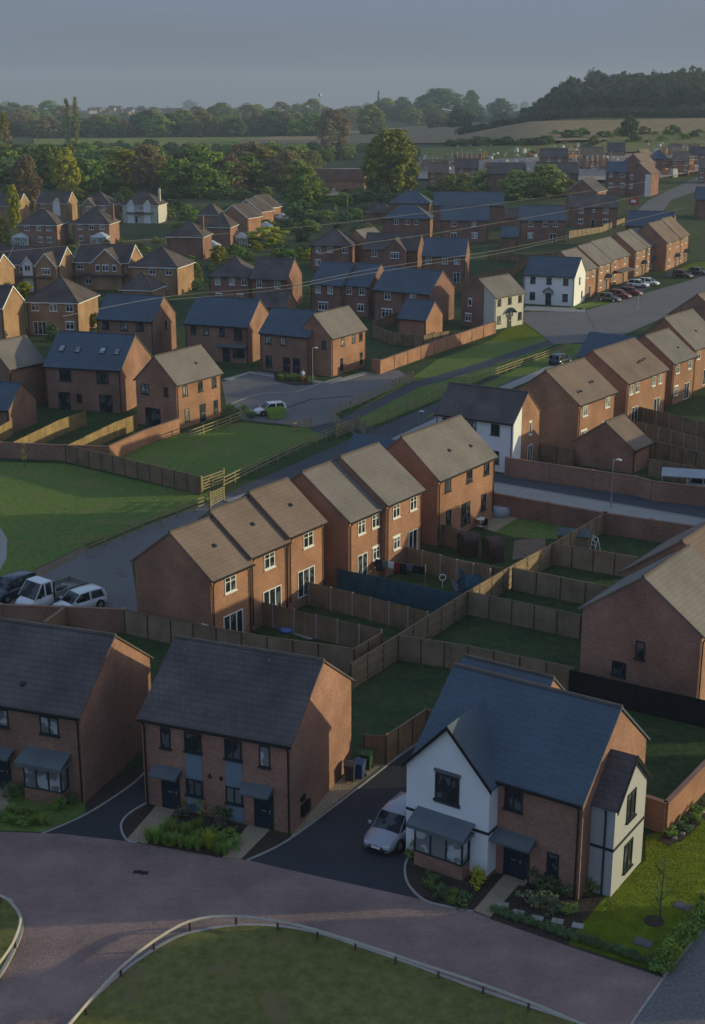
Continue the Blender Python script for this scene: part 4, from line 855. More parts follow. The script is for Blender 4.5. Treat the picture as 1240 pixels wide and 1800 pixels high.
def railfence(label, pix, h=1.15, n=3, mat=None, step=2.4, top=True, group='post and rail fences round the greens', name='rail_fence', gap=.36, rw=.045, rh=.11, pw=.11):
    mat = mat or POSTW
    pts = [P(p[0], p[1], h if top else 0) for p in pix]
    for p in pts: p.z = g(p.x, p.y)
    r = thing(name, label, 'fence', pts[0], 0, group); acc = 0
    for a, c in zip(pts, pts[1:]):
        d = c - a; L = d.xy.length; ang = math.atan2(d.y, d.x); k = max(1, round(L / step))
        for j in range(n):
            z = h - .12 - j * gap; b = MB()
            for i in range(k): b.box(L * i / k, L * (i + 1) / k, -pw / 2 - rw, -pw / 2 - .001, z + rnd.uniform(-.015, .015), z + rh)
            o = b.build('rail', mat, r); o.location = a - pts[0]; o.rotation_euler = (0, 0, ang)
        for i in range(k + (1 if c is pts[-1] else 0)): obj('post', post_mesh(pw, h + .05, mat), r, a - pts[0] + d * (i / k), ang)
    return r
GFN = 'back garden fences of brown boards'
fence('long board fence running down the middle between the two rows of gardens', [(617, 1168), (701, 1116), (822, 1040), (905, 992), (970, 957)], mat=FENCEG, group=GFN, side=-1)
fence('sunlit end of the middle garden fence beside the playhouse roof', [(970, 957), (1064, 902)], mat=FENCEG, group=GFN, side=-1)
fence('board fence closing the dark lawn behind the white gabled house', [(701, 1117), (823, 1136), (1010, 1174)], mat=FENCEG, group=GFN)
fence('board fence across the gardens, second up from the white gabled house', [(823, 1040), (1022, 1082)], mat=FENCEG, group=GFN)
fence('board fence across the gardens between the two narrow dark lawns', [(902, 998), (1075, 1033)], mat=FENCEG, group=GFN)
fence('board fence across the gardens beside the small playhouse', [(970, 955), (1120, 980)], mat=FENCEG, group=GFN)
fence('long low board fence behind the brown tiled pair, from the brick wall', [(219, 1072), (300, 1090), (380, 1104), (470, 1120), (560, 1132), (623, 1141)], mat=FENCEG, group=GFN)
fence('short board fence joining the middle fence by the gate gap', [(623, 1141), (671, 1113)], mat=FENCE, group=GFN)
fence('plain board fence with concrete posts behind the flatbed end house', [(443, 1054), (556, 1081), (671, 1107)], mat=FENCE, post=CONC, rails=False, group=GFN)
fence('plain board fence with concrete posts in front of the teal fence', [(507, 1015), (620, 1042), (752, 1076)], mat=FENCE, post=CONC, rails=False, group=GFN)
fence('teal painted board fence across the garden', [(594, 1000), (806, 1043)], mat=FENCET, post=FENCET, rails=False, group=GFN)
fence('board fence with concrete posts behind the washing line', [(681, 954), (775, 976), (862, 1000)], mat=FENCE, post=CONC, rails=False, group=GFN)
fence('brown board fence beside the two small sheds', [(747, 912), (806, 930), (840, 940)], mat=FENCE, post=CONC, rails=False, group=GFN)
fence('low board fence between the washing garden and the sheds', [(806, 985), (900, 1002)], mat=FENCE, group=GFN, h=1.2)
fence('black painted fence below the plain brick gable', [(1003, 1178), (1120, 1204), (1245, 1232), (1330, 1252)], mat=FENCEK, post=FENCEK, rails=False, group=GFN)
fence('board fence and gate panels closing the drive beside the wheelie bins', [(679, 1292), (700, 1280), (750, 1247), (768, 1252)], mat=FENCE, group=GFN)
fence('short board fence behind the wheelie bins', [(640, 1291), (679, 1294)], mat=FENCE, group=GFN, rails=False)
brickwall('brick boundary wall behind the flatbed truck and white car', [(-60, 1056), (0, 1062), (218, 1070)], mat=BR_BRN)
brickwall('pale capped cross wall beside the truck boundary wall', [(112, 1068), (80, 1092)], mat=BR_BUF, piers=False)
brickwall('brown brick garden wall along the lane, near side', [(867, 866), (1064, 901), (1226, 925), (1420, 955)], mat=BR_DRK, h=1.9)
brickwall('long brown brick wall on the far side of the lane', [(892, 804), (1118, 837), (1147, 845), (1245, 856), (1420, 880)], mat=BR_RED, h=1.9)
brickwall('sunlit garden wall beside the bright corner lawn', [(1172, 1410), (1245, 1335), (1300, 1275)], mat=BR_ORG, h=1.8)
brickwall('short garden wall joining the white gabled house', [(1136, 1398), (1172, 1410)], mat=BR_ORG, h=1.8, piers=False)
brickwall('brown brick wall above the left lawn, beside the sapling', [(-60, 774), (0, 777), (115, 782)], mat=BR_BRN, h=1.7)
brickwall('orange sunlit brick wall stepping up to the tan lit house', [(115, 782), (190, 784), (250, 757), (314, 735)], mat=BR_ORG, h=1.7, piers=False)
fence('brown close board fence across the left lawn', [(115, 782), (220, 806), (352, 838)], mat=FENCE, group='close board fences by the greens')
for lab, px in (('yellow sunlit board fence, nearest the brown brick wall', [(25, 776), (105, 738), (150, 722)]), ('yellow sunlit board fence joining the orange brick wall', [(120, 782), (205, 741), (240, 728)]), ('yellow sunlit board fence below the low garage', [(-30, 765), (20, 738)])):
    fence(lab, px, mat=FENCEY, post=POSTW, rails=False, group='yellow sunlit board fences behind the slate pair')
brickwall('long brick boundary wall climbing from the parking court to the cream house', [(655, 630), (668, 633), (740, 608), (870, 565)], mat=BR_ORG, h=1.9)
fence('board fence behind the garage with the orange gable', [(655, 572), (690, 585), (745, 590), (790, 582)], mat=FENCE, group=GFN)
fence('board fence between the slate pair garden and the court end house', [(655, 565), (700, 548), (715, 540)], mat=FENCE, group=GFN)
fence('board fence of the garden behind the cream house', [(790, 505), (850, 480), (905, 470)], mat=FENCE, group=GFN)
fence('board fence below the red brick slate house', [(858, 446), (930, 452), (1000, 446)], mat=FENCE, group=GFN)
fence('board fence behind the white corner cottage', [(905, 468), (930, 452)], mat=FENCE, group=GFN)
fence('board fence in front of the wide brown roof', [(1000, 420), (1060, 412), (1100, 398)], mat=FENCEG, group=GFN)
for i, (a, c) in enumerate((((1022, 758), (1045, 790)), ((1095, 735), (1250, 775)), ((1130, 770), (1250, 800)), ((1110, 712), (1250, 745)), ((1140, 806), (1225, 822)), ((950, 780), (1010, 790)))):
    fence(['board fence between the white house and the small garage', 'middle garden fence behind the half shaded garage', 'garden fence nearest the half shaded garage', 'upper garden fence behind the long tan roofed pair', 'low fence by the grey canopy', 'board fence beside the white fronted house'][i], [a, c], mat=FENCE, post=CONC if i in (1, 3) else POSTD, group=GFN)
# post and rail fences
railfence('three rail fence between the left lawn and the road', [(151, 953), (250, 911), (369, 868)])
railfence('three rail fence along the tarmac lane and middle lawn', [(393, 838), (470, 800), (540, 768), (590, 748)])
railfence('three rail fence along the green beyond the pedestrian gate', [(642, 738), (700, 713), (800, 672), (905, 635), (1005, 601)])
railfence('three rail fence between the parking court and green', [(580, 718), (650, 690), (728, 655)])
railfence('short rail return at the parking court path', [(580, 718), (583, 727), (622, 748)])
railfence('short rail panel by the court path', [(514, 744), (546, 733)], step=1.2)
railfence('rail fence in front of the tan lit end house', [(333, 756), (405, 730), (425, 722)])
railfence('rail fence end panels at the court corner', [(690, 668), (728, 652)], step=1.2)
def gate(label, a, c, h, name='field_gate', bars=5):
    a, c = P(*a, h), P(*c, h); a.z = c.z = 0; d = c - a; L = d.length
    r = thing(name, label, 'gate', a, math.atan2(d.y, d.x)); b = MB()
    for i in range(bars): z = .15 + (h - .25) * i / (bars - 1); b.box(.06, L - .06, -.03, .03, z, z + .1)
    b.build('bar', POSTW, r); b = MB(); b.box(.06, .16, -.05, .05, .1, h).box(L - .16, L - .06, -.05, .05, .1, h).box(L / 2 - .05, L / 2 + .05, -.05, -.031, .1, h)
    b.prism([(.1, .15), (.25, .15), (L / 2, h - .1), (L / 2 - .15, h - .1)], 'y', .031, .06); b.build('gate_frame', POSTW, r)
    for x in (0, L): obj('post', post_mesh(.16, h + .2, POSTW), r, (x, 0, 0))
gate('yellow sunlit timber field gate beside the tarmac lane', (354, 840), (393, 826), 1.4)
gate('yellow timber gate panels at the lane corner', (369, 867), (393, 855), 1.4, bars=6)
gate('timber pedestrian gate in the long rail fence', (592, 748), (625, 735), 1.4)
gate('narrow timber kissing gate by the lane', (630, 732), (640, 742), 1.5)
# low timber knee rails round the front greens
def kneerail(label, pix, h=.55):
    pts = smoothpts([P(p[0], p[1], h) for p in pix], 3); r = thing('knee_rail', label, 'rail', (pts[0].x, pts[0].y, 0), 0, 'low timber knee rails')
    b = MB(); o = Vector((pts[0].x, pts[0].y, 0))
    for a, c in zip(pts, pts[1:]):
        d = c - a; ang = math.atan2(d.y, d.x); M = Matrix.Translation(a - o) @ Matrix.Rotation(ang, 4, 'Z'); L = d.length
        b.prism([(-.075, -.03), (0, -.1), (.075, -.03), (0, .06)], 'x', 0, L, 0, M)
    b.build('rail', KRAIL, r); acc = 0; last = -9
    for a, c in zip(pts, pts[1:]):
        d = (c - a).xy.length; 
        if acc - last >= 1.8: obj('post', post_mesh(.10, h - .1, KPOST), r, (a.x - o.x, a.y - o.y, 0)); last = acc
        acc += d
KRAIL = plain('silvered_timber', (.46, .41, .33), .75, .12, 2); KPOST = plain('dark_timber_post', (.11, .085, .06), .85, .2, 2)
kneerail('low timber knee rail round the large front green', [(95, 1840), (125, 1797), (212, 1700), (296, 1637), (352, 1614), (415, 1610), (470, 1616), (530, 1627), (625, 1655), (733, 1691), (850, 1730), (970, 1776), (1090, 1830)])
kneerail('low timber knee rail round the small grass corner by the road', [(-60, 1552), (0, 1573), (20, 1586), (36, 1612), (26, 1650), (5, 1684), (-40, 1740)])

# ================================================================ plants
def leafcluster(b, c, r, n, s, rng, up=.25, mi=0, squash=1.):
    for _ in range(n):
        d = Vector((rng.gauss(0, 1), rng.gauss(0, 1), rng.gauss(0, 1))); d.normalize(); d *= r * (rng.random() ** .4); d.z *= squash
        p = c + d; q = s * rng.uniform(.6, 1.3)
        nn = (d.normalized() * .8 + Vector((rng.uniform(-1, 1), rng.uniform(-1, 1), rng.uniform(-.6, 1) + up))).normalized()
        a = nn.orthogonal().normalized(); a.rotate(Matrix.Rotation(rng.uniform(0, 6.28), 3, nn)); e = nn.cross(a)
        b.add([p - a * q - e * q * .45, p + e * q * .55 - a * .1 * q, p + a * q + e * q * .2, p + a * .1 * q - e * q * .6], [(0, 1, 2, 3)], mi)
def crown_mesh(name, seed, mat, W=1., H=1., z0=.06, clumps=60, per=64, leaf=.045, shape='round'):
    """unit tree: height 1; leafy clumps spread through an uneven crown, gaps left between"""
    rng = random.Random(seed); b = MB()
    lob = [(rng.uniform(0, 6.28), rng.uniform(.2, .9), rng.uniform(.12, .3)) for _ in range(7)]
    for i in range(clumps):
        if shape == 'round':
            t = rng.random(); a = rng.uniform(0, 6.28); z = z0 + (1 - z0) * t
            rr = .40 * W * max(.1, (1 - abs(2 * t - .84) ** 2.2 if t > .42 else 1 - abs(2 * t - .84) ** 2.2 * .55)) ** .5
            bulge = 1 + sum(w_ * math.exp(-((math.atan2(math.sin(a - la), math.cos(a - la))) ** 2 / .5 + (t - lz) ** 2 / .05)) for la, lz, w_ in lob) - .22
            rr *= bulge * rng.random() ** .3; c = Vector((math.cos(a) * rr, math.sin(a) * rr, z))
        elif shape == 'column':
            t = rng.random(); rr = .10 * W * (math.sin(math.pi * min(1, t * .86 + .12)) ** .6); a = rng.uniform(0, 6.28)
            c = Vector((math.cos(a) * rr, math.sin(a) * rr, z0 + (1 - z0) * t * .97))
        else:
            t = rng.random() ** 1.3; rr = .24 * W * (1 - t) * rng.uniform(.5, 1); a = rng.uniform(0, 6.28)
            c = Vector((math.cos(a) * rr, math.sin(a) * rr, z0 + (1 - z0) * t))
        c.z = max(z0 + .03, min(.95, c.z)); cr = {'round': .10, 'column': .06, 'cone': .06}[shape] * rng.uniform(.6, 1.25)
        leafcluster(b, c, cr, per, leaf, rng, squash=.8)
    return b.data(name, mat)
def trunk_mesh(seed, z1=.62, r=.022, limbs=6):
    rng = random.Random(seed); b = MB()
    b.tube([(0, 0, -.06), (0, 0, .1), (.01, -.01, .3), (0, .01, z1)], r, 7, 0, r * .45)
    for i in range(limbs):
        a = rng.uniform(0, 6.28); z = rng.uniform(.22, z1 * .9); L = rng.uniform(.14, .26)
        b.tube([(0, 0, z), (math.cos(a) * L * .5, math.sin(a) * L * .5, z + L * .35), (math.cos(a) * L, math.sin(a) * L, z + L * .9)], r * .42, 5, 0, r * .12)
    return b.data('trunk', BARK, True)
KINDS = {}
def kind(k, mat, n=3, **kw):
    KINDS[k] = [(crown_mesh('crown', hash_(k) + i * 31, mat, **kw), trunk_mesh(hash_(k) + i, .62 if kw.get('shape', 'round') == 'round' else .85)) for i in range(n)]
def hash_(s): return sum(ord(c) * (i + 3) for i, c in enumerate(s))
DN = dict(clumps=95, per=62, leaf=.036)
kind('green', LF_G, **DN); kind('yellow', LF_Y, **DN); kind('olive', LF_O, **DN); kind('bronze', LF_B, clumps=90, per=60, leaf=.030); kind('dark', LF_D, **DN)
kind('poplar', LF_Y, 2, shape='column', clumps=60, per=40, leaf=.02, z0=.04); kind('darkpoplar', LF_O, 2, shape='column', clumps=60, per=40, leaf=.02, z0=.04)
KINDS['oak'] = [(crown_mesh('crown', 8, LF_K, clumps=150, per=62, leaf=.034, z0=.10), trunk_mesh(5))]
kind('sapling', LF_O, 2, shape='column', clumps=30, per=14, leaf=.018, z0=.28)
kind('conifer', LF_D, 2, shape='cone', clumps=60, per=40, leaf=.022, z0=.08)
kind('bush', LF_G, 3, z0=.0, clumps=60, per=50, leaf=.05); kind('ybush', LF_Y, 2, z0=.0, clumps=60, per=50, leaf=.05); kind('obush', LF_O, 2, z0=.0, clumps=60, per=50, leaf=.05); kind('dbush', LF_D, 2, z0=.0, clumps=60, per=50, leaf=.05)
def tree(k, base, h, wd, label, group, name='tree', raw=False, rng=rnd):
    """tree with its foot at ground point BASE, h metres tall, wd metres wide"""
    cm, tm = rng.choice(KINDS[k]); s = wd / .8 if k not in ('poplar', 'darkpoplar', 'conifer', 'sapling') else wd / (.34 if k != 'conifer' else .5)
    r = thing(name, label, 'tree' if 'bush' not in k else 'bush', base, rng.uniform(0, 6.28), group)
    r.scale = (s, s, h); obj('crown', cm, r)
    if 'bush' not in k: obj('trunk', tm, r)
    return r
def ptree(k, px, by, top, wpx, label, group=None, name='tree'):
    p = G(px, by); D = p.y * cP + (CH - p.z) * sP; m = D / CF
    return tree(k, p - Vector((0, 0, .1)), (by - top) * m * 1.03, wpx * m, label, group, name)
# single trees one can point at
ptree('oak', 686, 347, 238, 104, 'big round oak with yellow sunlit side, tallest beside the estate')
ptree('poplar', 13, 300, 203, 26, 'tall sunlit yellow poplar by the left edge of the woods')
ptree('darkpoplar', 121, 262, 178, 15, 'left of two thin poplars on the skyline'); ptree('darkpoplar', 137, 262, 175, 13, 'right of two thin poplars on the skyline')
ptree('bronze', 586, 268, 198, 64, 'bronze budding tree standing in the pale field hedge'); ptree('olive', 651, 237, 188, 58, 'olive tree on the far side of the pale field')
ptree('dark', 775, 212, 161, 96, 'wide dark skyline tree at the end of the pale field'); ptree('dark', 828, 208, 163, 34, 'narrow dark skyline tree next to the widest one')
ptree('dark', 880, 207, 176, 40, 'small skyline tree in the gap before the wood'); ptree('conifer', 666, 200, 162, 12, 'pointed conifer on the skyline')
ptree('dark', 1105, 244, 206, 30, 'lone dark tree in the hedge below the wood')
ptree('olive', 958, 345, 293, 82, 'large olive bushy tree behind the slate houses, right'); ptree('olive', 905, 345, 302, 60, 'olive bushy tree behind the slate houses, middle'); ptree('obush', 850, 340, 305, 60, 'olive bush behind the long slate roof, left end')
ptree('green', 538, 366, 298, 66, 'round green tree with yellow lit edge above the stepped gables'); ptree('ybush', 470, 432, 400, 78, 'yellow green bush above the brown roofed hip house', name='garden_bush', group=None)
ptree('bronze', 258, 345, 262, 62, 'bronze budding tree in the dark woodland edge behind the white bays'); ptree('yellow', 120, 352, 268, 50, 'sunlit green tree behind the white dormer house')
ptree('bronze', 50, 372, 280, 56, 'bare bronze tree behind the plain hip roofs'); ptree('yellow', 28, 400, 330, 24, 'yellow leafy tree beside the leftmost hip roofs')
ptree('bronze', 20, 590, 500, 40, 'bare twiggy tree beside the yellow sided hip house'); ptree('ybush', 45, 520, 495, 34, 'yellow garden bush between the brown gables', name='garden_bush')
ptree('ybush', 8, 430, 385, 26, 'orange yellow bush at the far left', name='garden_bush'); ptree('ybush', 385, 460, 432, 34, 'yellow green garden bush by the white conservatory', name='garden_bush')
ptree('obush', 345, 500, 462, 28, 'olive garden bush against the yellow brick side', name='garden_bush'); ptree('ybush', 170, 580, 550, 24, 'yellow garden bush behind the slate roof corner', name='garden_bush')
ptree('ybush', 457, 388, 365, 26, 'orange flowering garden bush near the lit pole', name='garden_bush'); ptree('sapling', 590, 388, 358, 10, 'slim pale sapling near the lit pole')
ptree('dbush', 92, 600, 568, 26, 'round dark garden bush below the patio doors', name='garden_bush')
ptree('sapling', 44, 823, 776, 12, 'young staked tree on the left lawn before the brown wall'); ptree('sapling', 1160, 1622, 1490, 30, 'slim young tree on the bright corner lawn')
# belts of trees, one by one
def belt(group, label, n, x0, x1, b0, b1, h0, h1, ks, wf=(1., 1.5), seed=1, name='tree'):
    q = random.Random(seed)
    for i in range(n):
        px = x0 + (x1 - x0) * (i + q.uniform(.1, .9)) / n; by = q.uniform(b0, b1); h = q.uniform(h0, h1) * (.42 if 'skyline' in group and 125 < px < 330 else 1)
        p = G(px, by); D = p.y * cP + (CH - p.z) * sP; m = D / CF; hm = h * m
        tree(q.choice(ks), p - Vector((0, 0, .1)), hm, hm * q.uniform(*wf), label, group, name, rng=q)
belt('trees of the wood edge behind the left estate', 'leafy tree in the wood edge right behind the left estate', 38, -30, 530, 318, 348, 48, 74, ['green', 'green', 'olive', 'yellow', 'green', 'olive', 'dark', 'bronze'], (.95, 1.4), 11)
belt('undergrowth bushes of the left wood edge', 'dark bush at the foot of the left wood edge', 26, -20, 640, 338, 362, 14, 26, ['bush', 'dbush', 'obush'], (1.4, 2.2), 12, 'bush')
belt('trees of the middle belt before the meadow', 'tree of the middle belt in front of the green meadow', 46, -30, 560, 285, 312, 28, 42, ['green', 'olive', 'green', 'dark', 'olive'], (1., 1.4), 13)
belt('hedge trees round the meadow', 'hedge tree bordering the green meadow', 58, -30, 640, 268, 286, 14, 26, ['dark', 'green', 'olive', 'dark'], (1.1, 1.7), 14)
belt('trees on the far side of the meadow', 'tree on the far side of the meadow', 36, -40, 560, 236, 243, 28, 44, ['olive', 'olive', 'green', 'bronze', 'dark'], (1., 1.5), 15)
belt('skyline trees beyond the fields', 'tree of the skyline belt beyond the fields', 62, -40, 830, 208, 226, 20, 36, ['bronze', 'olive', 'dark', 'olive', 'green'], (1.1, 1.7), 16)
belt('far skyline trees', 'tiny tree on the far skyline', 46, -40, 930, 192, 200, 7, 17, ['dark', 'olive', 'dark'], (1.3, 2.2), 17)
belt('hedge bushes between the pale field and building site', 'bush of the dark hedge between field and building site', 26, 790, 960, 252, 258, 8, 16, ['dbush', 'bush', 'dbush'], (1.6, 2.4), 18, 'bush')
belt('hedge bushes below the wood', 'bush of the broken hedge below the wood', 26, 960, 1260, 236, 256, 8, 18, ['dbush', 'bush', 'obush'], (1.3, 2.), 19, 'bush')
belt('bushes behind the slate houses', 'olive bush of the row behind the slate houses', 15, 770, 1000, 330, 350, 20, 38, ['obush', 'olive', 'obush'], (1.1, 1.7), 20, 'bush')
belt('bushes filling gaps behind the slate pairs', 'dark bush in the gardens behind the slate roofed estate', 34, 330, 720, 440, 520, 9, 18, ['dbush', 'bush', 'obush'], (1.3, 2.), 41, 'bush')
belt('dark hedge bushes of the older estate', 'dark hedge bush among the gardens of the older estate', 44, 215, 560, 366, 410, 9, 20, ['dbush', 'bush', 'dbush', 'obush'], (1.4, 2.2), 31, 'bush')
belt('hedge bushes at the estate edge', 'green bush along the road edge behind the lit utility pole', 24, 470, 690, 372, 410, 9, 18, ['bush', 'dbush', 'obush'], (1.4, 2.2), 32, 'bush')
belt('bushes below the oak', 'dark bush below the big oak', 12, 600, 770, 350, 366, 14, 26, ['dbush', 'bush'], (1.4, 2.), 21, 'bush')
belt('garden shrubs between the older houses', 'small green shrub between the older houses', 60, -10, 420, 420, 520, 8, 18, ['bush', 'obush', 'bush'], (1.2, 1.8), 22, 'garden_bush')
belt('garden shrubs beside the hip houses', 'green shrub beside the hip roofed houses right of the older estate', 18, 420, 560, 380, 460, 10, 22, ['bush', 'dbush', 'ybush'], (1.2, 1.9), 23, 'garden_bush')
LF_B2 = leafmat('far_bronze_twigs', (.10, .085, .06), (.125, .105, .07))
# the wood on the hill: one mass of crowns
def wood(name, pts, mat, seed, per=26, leaf=1.1):
    q = random.Random(seed); b = MB()
    for (p, h, w_) in pts:
        for i in range(9):
            a = q.uniform(0, 6.28); rr = w_ * .32 * q.random() ** .5; c = p + Vector((math.cos(a) * rr, math.sin(a) * rr, h * q.uniform(.3, .86)))
            leafcluster(b, c, w_ * .24, per, leaf, q, squash=.85)
    return struct(b.build(name, mat), 'stuff')
q = random.Random(5); pts = []; pts2 = []
for i in range(330):
    t = q.random(); y = q.uniform(915, 1110); px = 905 + 380 * t
    x = (px - 620) / CF * y * 1.02; z = g(x, y); edge = sstep(905, 990, px)
    (pts if q.random() < .75 else pts2).append((Vector((x, y, z - 1)), q.uniform(13, 19) * (.45 + .55 * edge) + (3 if px > 1150 else 0), q.uniform(8, 13)))
wood('woodland', pts, LF_W, 8); wood('woodland', pts2, LF_B2, 9)
pts = [(Vector(((px - 620) / CF * 905, 895 + q.uniform(-4, 4), g((px - 620) / CF * 905, 895) - 1)), q.uniform(5, 7), 9) for px in range(800, 1300, 7)]
wood('hedge', pts, LF_W, 10, 18, .9)
# ================================================================ front garden plants
def shrub_mesh(seed, mat, n=14, per=26, leaf=.07, h=1., spread=.42, spiky=False):
    q = random.Random(seed); b = MB()
    if spiky:
        for i in range(90):
            a = q.uniform(0, 6.28); L = q.uniform(.55, 1.); lean = q.uniform(.08, .5); r0 = q.uniform(0, .1)
            p0 = Vector((math.cos(a) * r0, math.sin(a) * r0, 0)); d = Vector((math.cos(a) * lean, math.sin(a) * lean, 1)).normalized(); s = Vector((-math.sin(a), math.cos(a), 0)) * .022
            m = p0 + d * L * .6; e = p0 + d * L + Vector((math.cos(a), math.sin(a), -.6)) * lean * .35
            b.add([p0 - s, p0 + s, m + s * .8, m - s * .8, e], [(0, 1, 2, 3), (3, 2, 4)])
    else:
        for i in range(n):
            a = q.uniform(0, 6.28); rr = spread * q.random() ** .6; leafcluster(b, Vector((math.cos(a) * rr, math.sin(a) * rr, h * q.uniform(.15, .8) * (1 - rr * .6))), .2, per, leaf, q)
    return b.data('foliage', mat)
SH = {'green': [shrub_mesh(i, LF_G) for i in range(3)], 'sage': [shrub_mesh(9 + i, LF_S) for i in range(2)], 'dark': [shrub_mesh(20 + i, LF_D) for i in range(2)], 'yellow': [shrub_mesh(30 + i, LF_Y) for i in range(2)],
      'spiky': [shrub_mesh(40 + i, LF_Y, spiky=True) for i in range(2)], 'spikyg': [shrub_mesh(50 + i, LF_G, spiky=True) for i in range(3)]}
STEM = MB(); [STEM.tube([(0, 0, -.05), (math.cos(a) * .08, math.sin(a) * .08, .2), (math.cos(a) * .22, math.sin(a) * .22, .55)], .018, 5, 0, .008) for a in (0, 1.6, 3.1, 4.6)]; STEM = STEM.data('stem', BARK)
def shrub(k, px, py, h, w_, label, group=None, name='shrub'):
    p = P(px, py); r = thing(name, label, 'shrub', p, rnd.uniform(0, 6.28), group); r.scale = (w_, w_, h); obj('foliage', rnd.choice(SH[k]), r)
    if 'spiky' not in k: obj('stem', STEM, r)
    return r
shrub('green', 340, 1418, 1.5, 1.9, 'large green shrub below the left window panel'); shrub('yellow', 362, 1432, 1.5, 1.4, 'yellow green shrub in the middle of the front bed')
shrub('sage', 325, 1436, 1.0, 1.2, 'grey green shrub beside the left front path'); shrub('dark', 398, 1436, 1.3, 1.5, 'dark shrub in front of the right window panel'); shrub('sage', 385, 1455, .9, 1.2, 'grey green low shrub in front of the dark shrub')
shrub('spiky', 368, 1492, 1.2, 1.2, 'tall yellow grass clump at the front bed edge')
GP = 'grassy clumps along the front bed'
for i, (x, y) in enumerate([(262, 1478), (275, 1482), (290, 1484), (304, 1487), (318, 1489), (333, 1492), (348, 1495), (383, 1502), (396, 1503), (285, 1468), (305, 1470), (325, 1474), (345, 1478), (388, 1488), (300, 1458), (350, 1462)]):
    shrub('spikyg', x, y, rnd.uniform(.75, 1.05), rnd.uniform(.9, 1.2), 'green grassy clump in the bed between the two front paths', GP)
for i, (x, y) in enumerate([(330, 1462), (365, 1470), (400, 1470), (290, 1476), (312, 1480), (340, 1485), (410, 1485)]):
    shrub('green', x, y, .5, 1.3, 'low green shrub spreading in the bed between the front paths', 'low shrubs in the middle front bed')
for i, (x, y) in enumerate([(5, 1440), (22, 1448), (40, 1450), (60, 1450), (80, 1446), (20, 1430), (45, 1432), (-8, 1430)]):
    shrub('spikyg' if i % 2 else 'green', x, y, .6, 1., 'grassy clump below the left bay window', 'plants below the left bay window')
shrub('green', 105, 1425, 1.0, .9, 'upright shrub at the corner of the left bay'); shrub('dark', 130, 1408, .9, 1.2, 'dark shrub beside the gable corner of the left house')
shrub('dark', 22, 1400, 1.0, 1.2, 'dark shrub between the navy door and bay window')
shrub('green', 735, 1510, 1.5, 1.1, 'upright green shrub left of the corner bay window'); shrub('yellow', 838, 1560, 1.3, 1.0, 'yellow green shrub right of the corner bay window')
for i, (x, y) in enumerate([(752, 1560), (768, 1566), (785, 1572), (800, 1578), (815, 1582), (775, 1582), (795, 1590), (812, 1594), (760, 1545)]):
    shrub('dark' if i % 3 else 'spikyg', x, y, .5, .8, 'low dark plant in the curved bed below the corner bay', 'low plants below the corner bay window')
shrub('sage', 935, 1590, 1.1, 1.5, 'pale grey green shrub, left of the two by the stepping slabs'); shrub('sage', 970, 1600, 1.0, 1.4, 'pale grey green shrub, right of the two by the stepping slabs')
shrub('dark', 955, 1565, 1.4, 1.6, 'dark shrub against the brick wall right of the front door'); shrub('dark', 985, 1575, 1.0, 1.2, 'low dark shrub under the small ground floor window'); shrub('green', 1040, 1568, 1.0, .9, 'green shrub in the nook of the white side wing')
shrub('green', 1000, 1605, .6, .9, 'small green plant near the last stepping slab')
HG = 'low hedge plants edging the corner garden'
q = random.Random(3); A_, B_, C_ = P(866, 1611), P(1166, 1711), P(1250, 1600)
for a, c, n, kk, s in ((A_, B_, 30, 'dark', .55), (B_, C_, 22, 'green', .95)):
    for i in range(n):
        p = a + (c - a) * ((i + .5) / n); p += Vector((-.15 if kk == 'green' else .05, .35 if kk == 'dark' else .1, 0)); r = thing('hedge_plant', 'low dark hedge plant along the paved road edge' if kk == 'dark' else 'green hedge plant along the side road kerb', 'hedge', p, q.uniform(0, 6), HG if kk == 'dark' else 'green hedge plants by the side road')
        r.scale = (s * 1.1, s * 1.1, s * q.uniform(.7, 1.1)); obj('foliage', q.choice(SH[kk] + (SH['yellow'] if kk == 'green' and i % 4 == 0 else [])), r)
for i, (x, y) in enumerate([(1180, 1470), (1195, 1458), (1210, 1445), (1225, 1430), (1238, 1418), (1205, 1460), (1222, 1445)]):
    shrub(['green', 'sage', 'dark'][i % 3], x, y, .6, .8, 'small plant in the stony bed along the sunlit garden wall', 'plants along the sunlit garden wall')
def rock(px, py, s, label, group):
    q = random.Random(int(px * 7 + py)); bm = bmesh.new(); bmesh.ops.create_icosphere(bm, subdivisions=2, radius=s)
    for v in bm.verts: v.co *= q.uniform(.75, 1.2); v.co.z *= .6
    me = bpy.data.meshes.new('rock'); bm.to_mesh(me); bm.free(); me.materials.append(ROCK); p = P(px, py); p.z = .02
    tag(obj('rock', me, None, p), label, 'rock', group)
ROCK = plain('garden_rock', (.30, .27, .23), .9, .3, 3)
for i, (x, y) in enumerate([(1186, 1474), (1200, 1466), (1212, 1454), (1190, 1463), (1228, 1440), (1235, 1428)]): rock(x, y, .16, 'pale rock in the bed along the sunlit garden wall', 'rocks along the sunlit garden wall')
for i, (x, y) in enumerate([(884, 1592), (911, 1606), (945, 1616), (980, 1621), (1016, 1629)]):
    p = P(x, y); b = MB(); b.box(-.27, .27, -.2, .2, -.02, .05); o = b.build('stepping_slab', PAVE_L); o.location = (p.x, p.y, .03); o.rotation_euler = (0, 0, R_(-20)); tag(o, 'pale stepping slab, ' + ['nearest the door path', 'second from the door path', 'middle of the five in the bed', 'second from the lawn', 'nearest the lawn'][i], 'paving slab', 'stepping slabs in the corner bed')
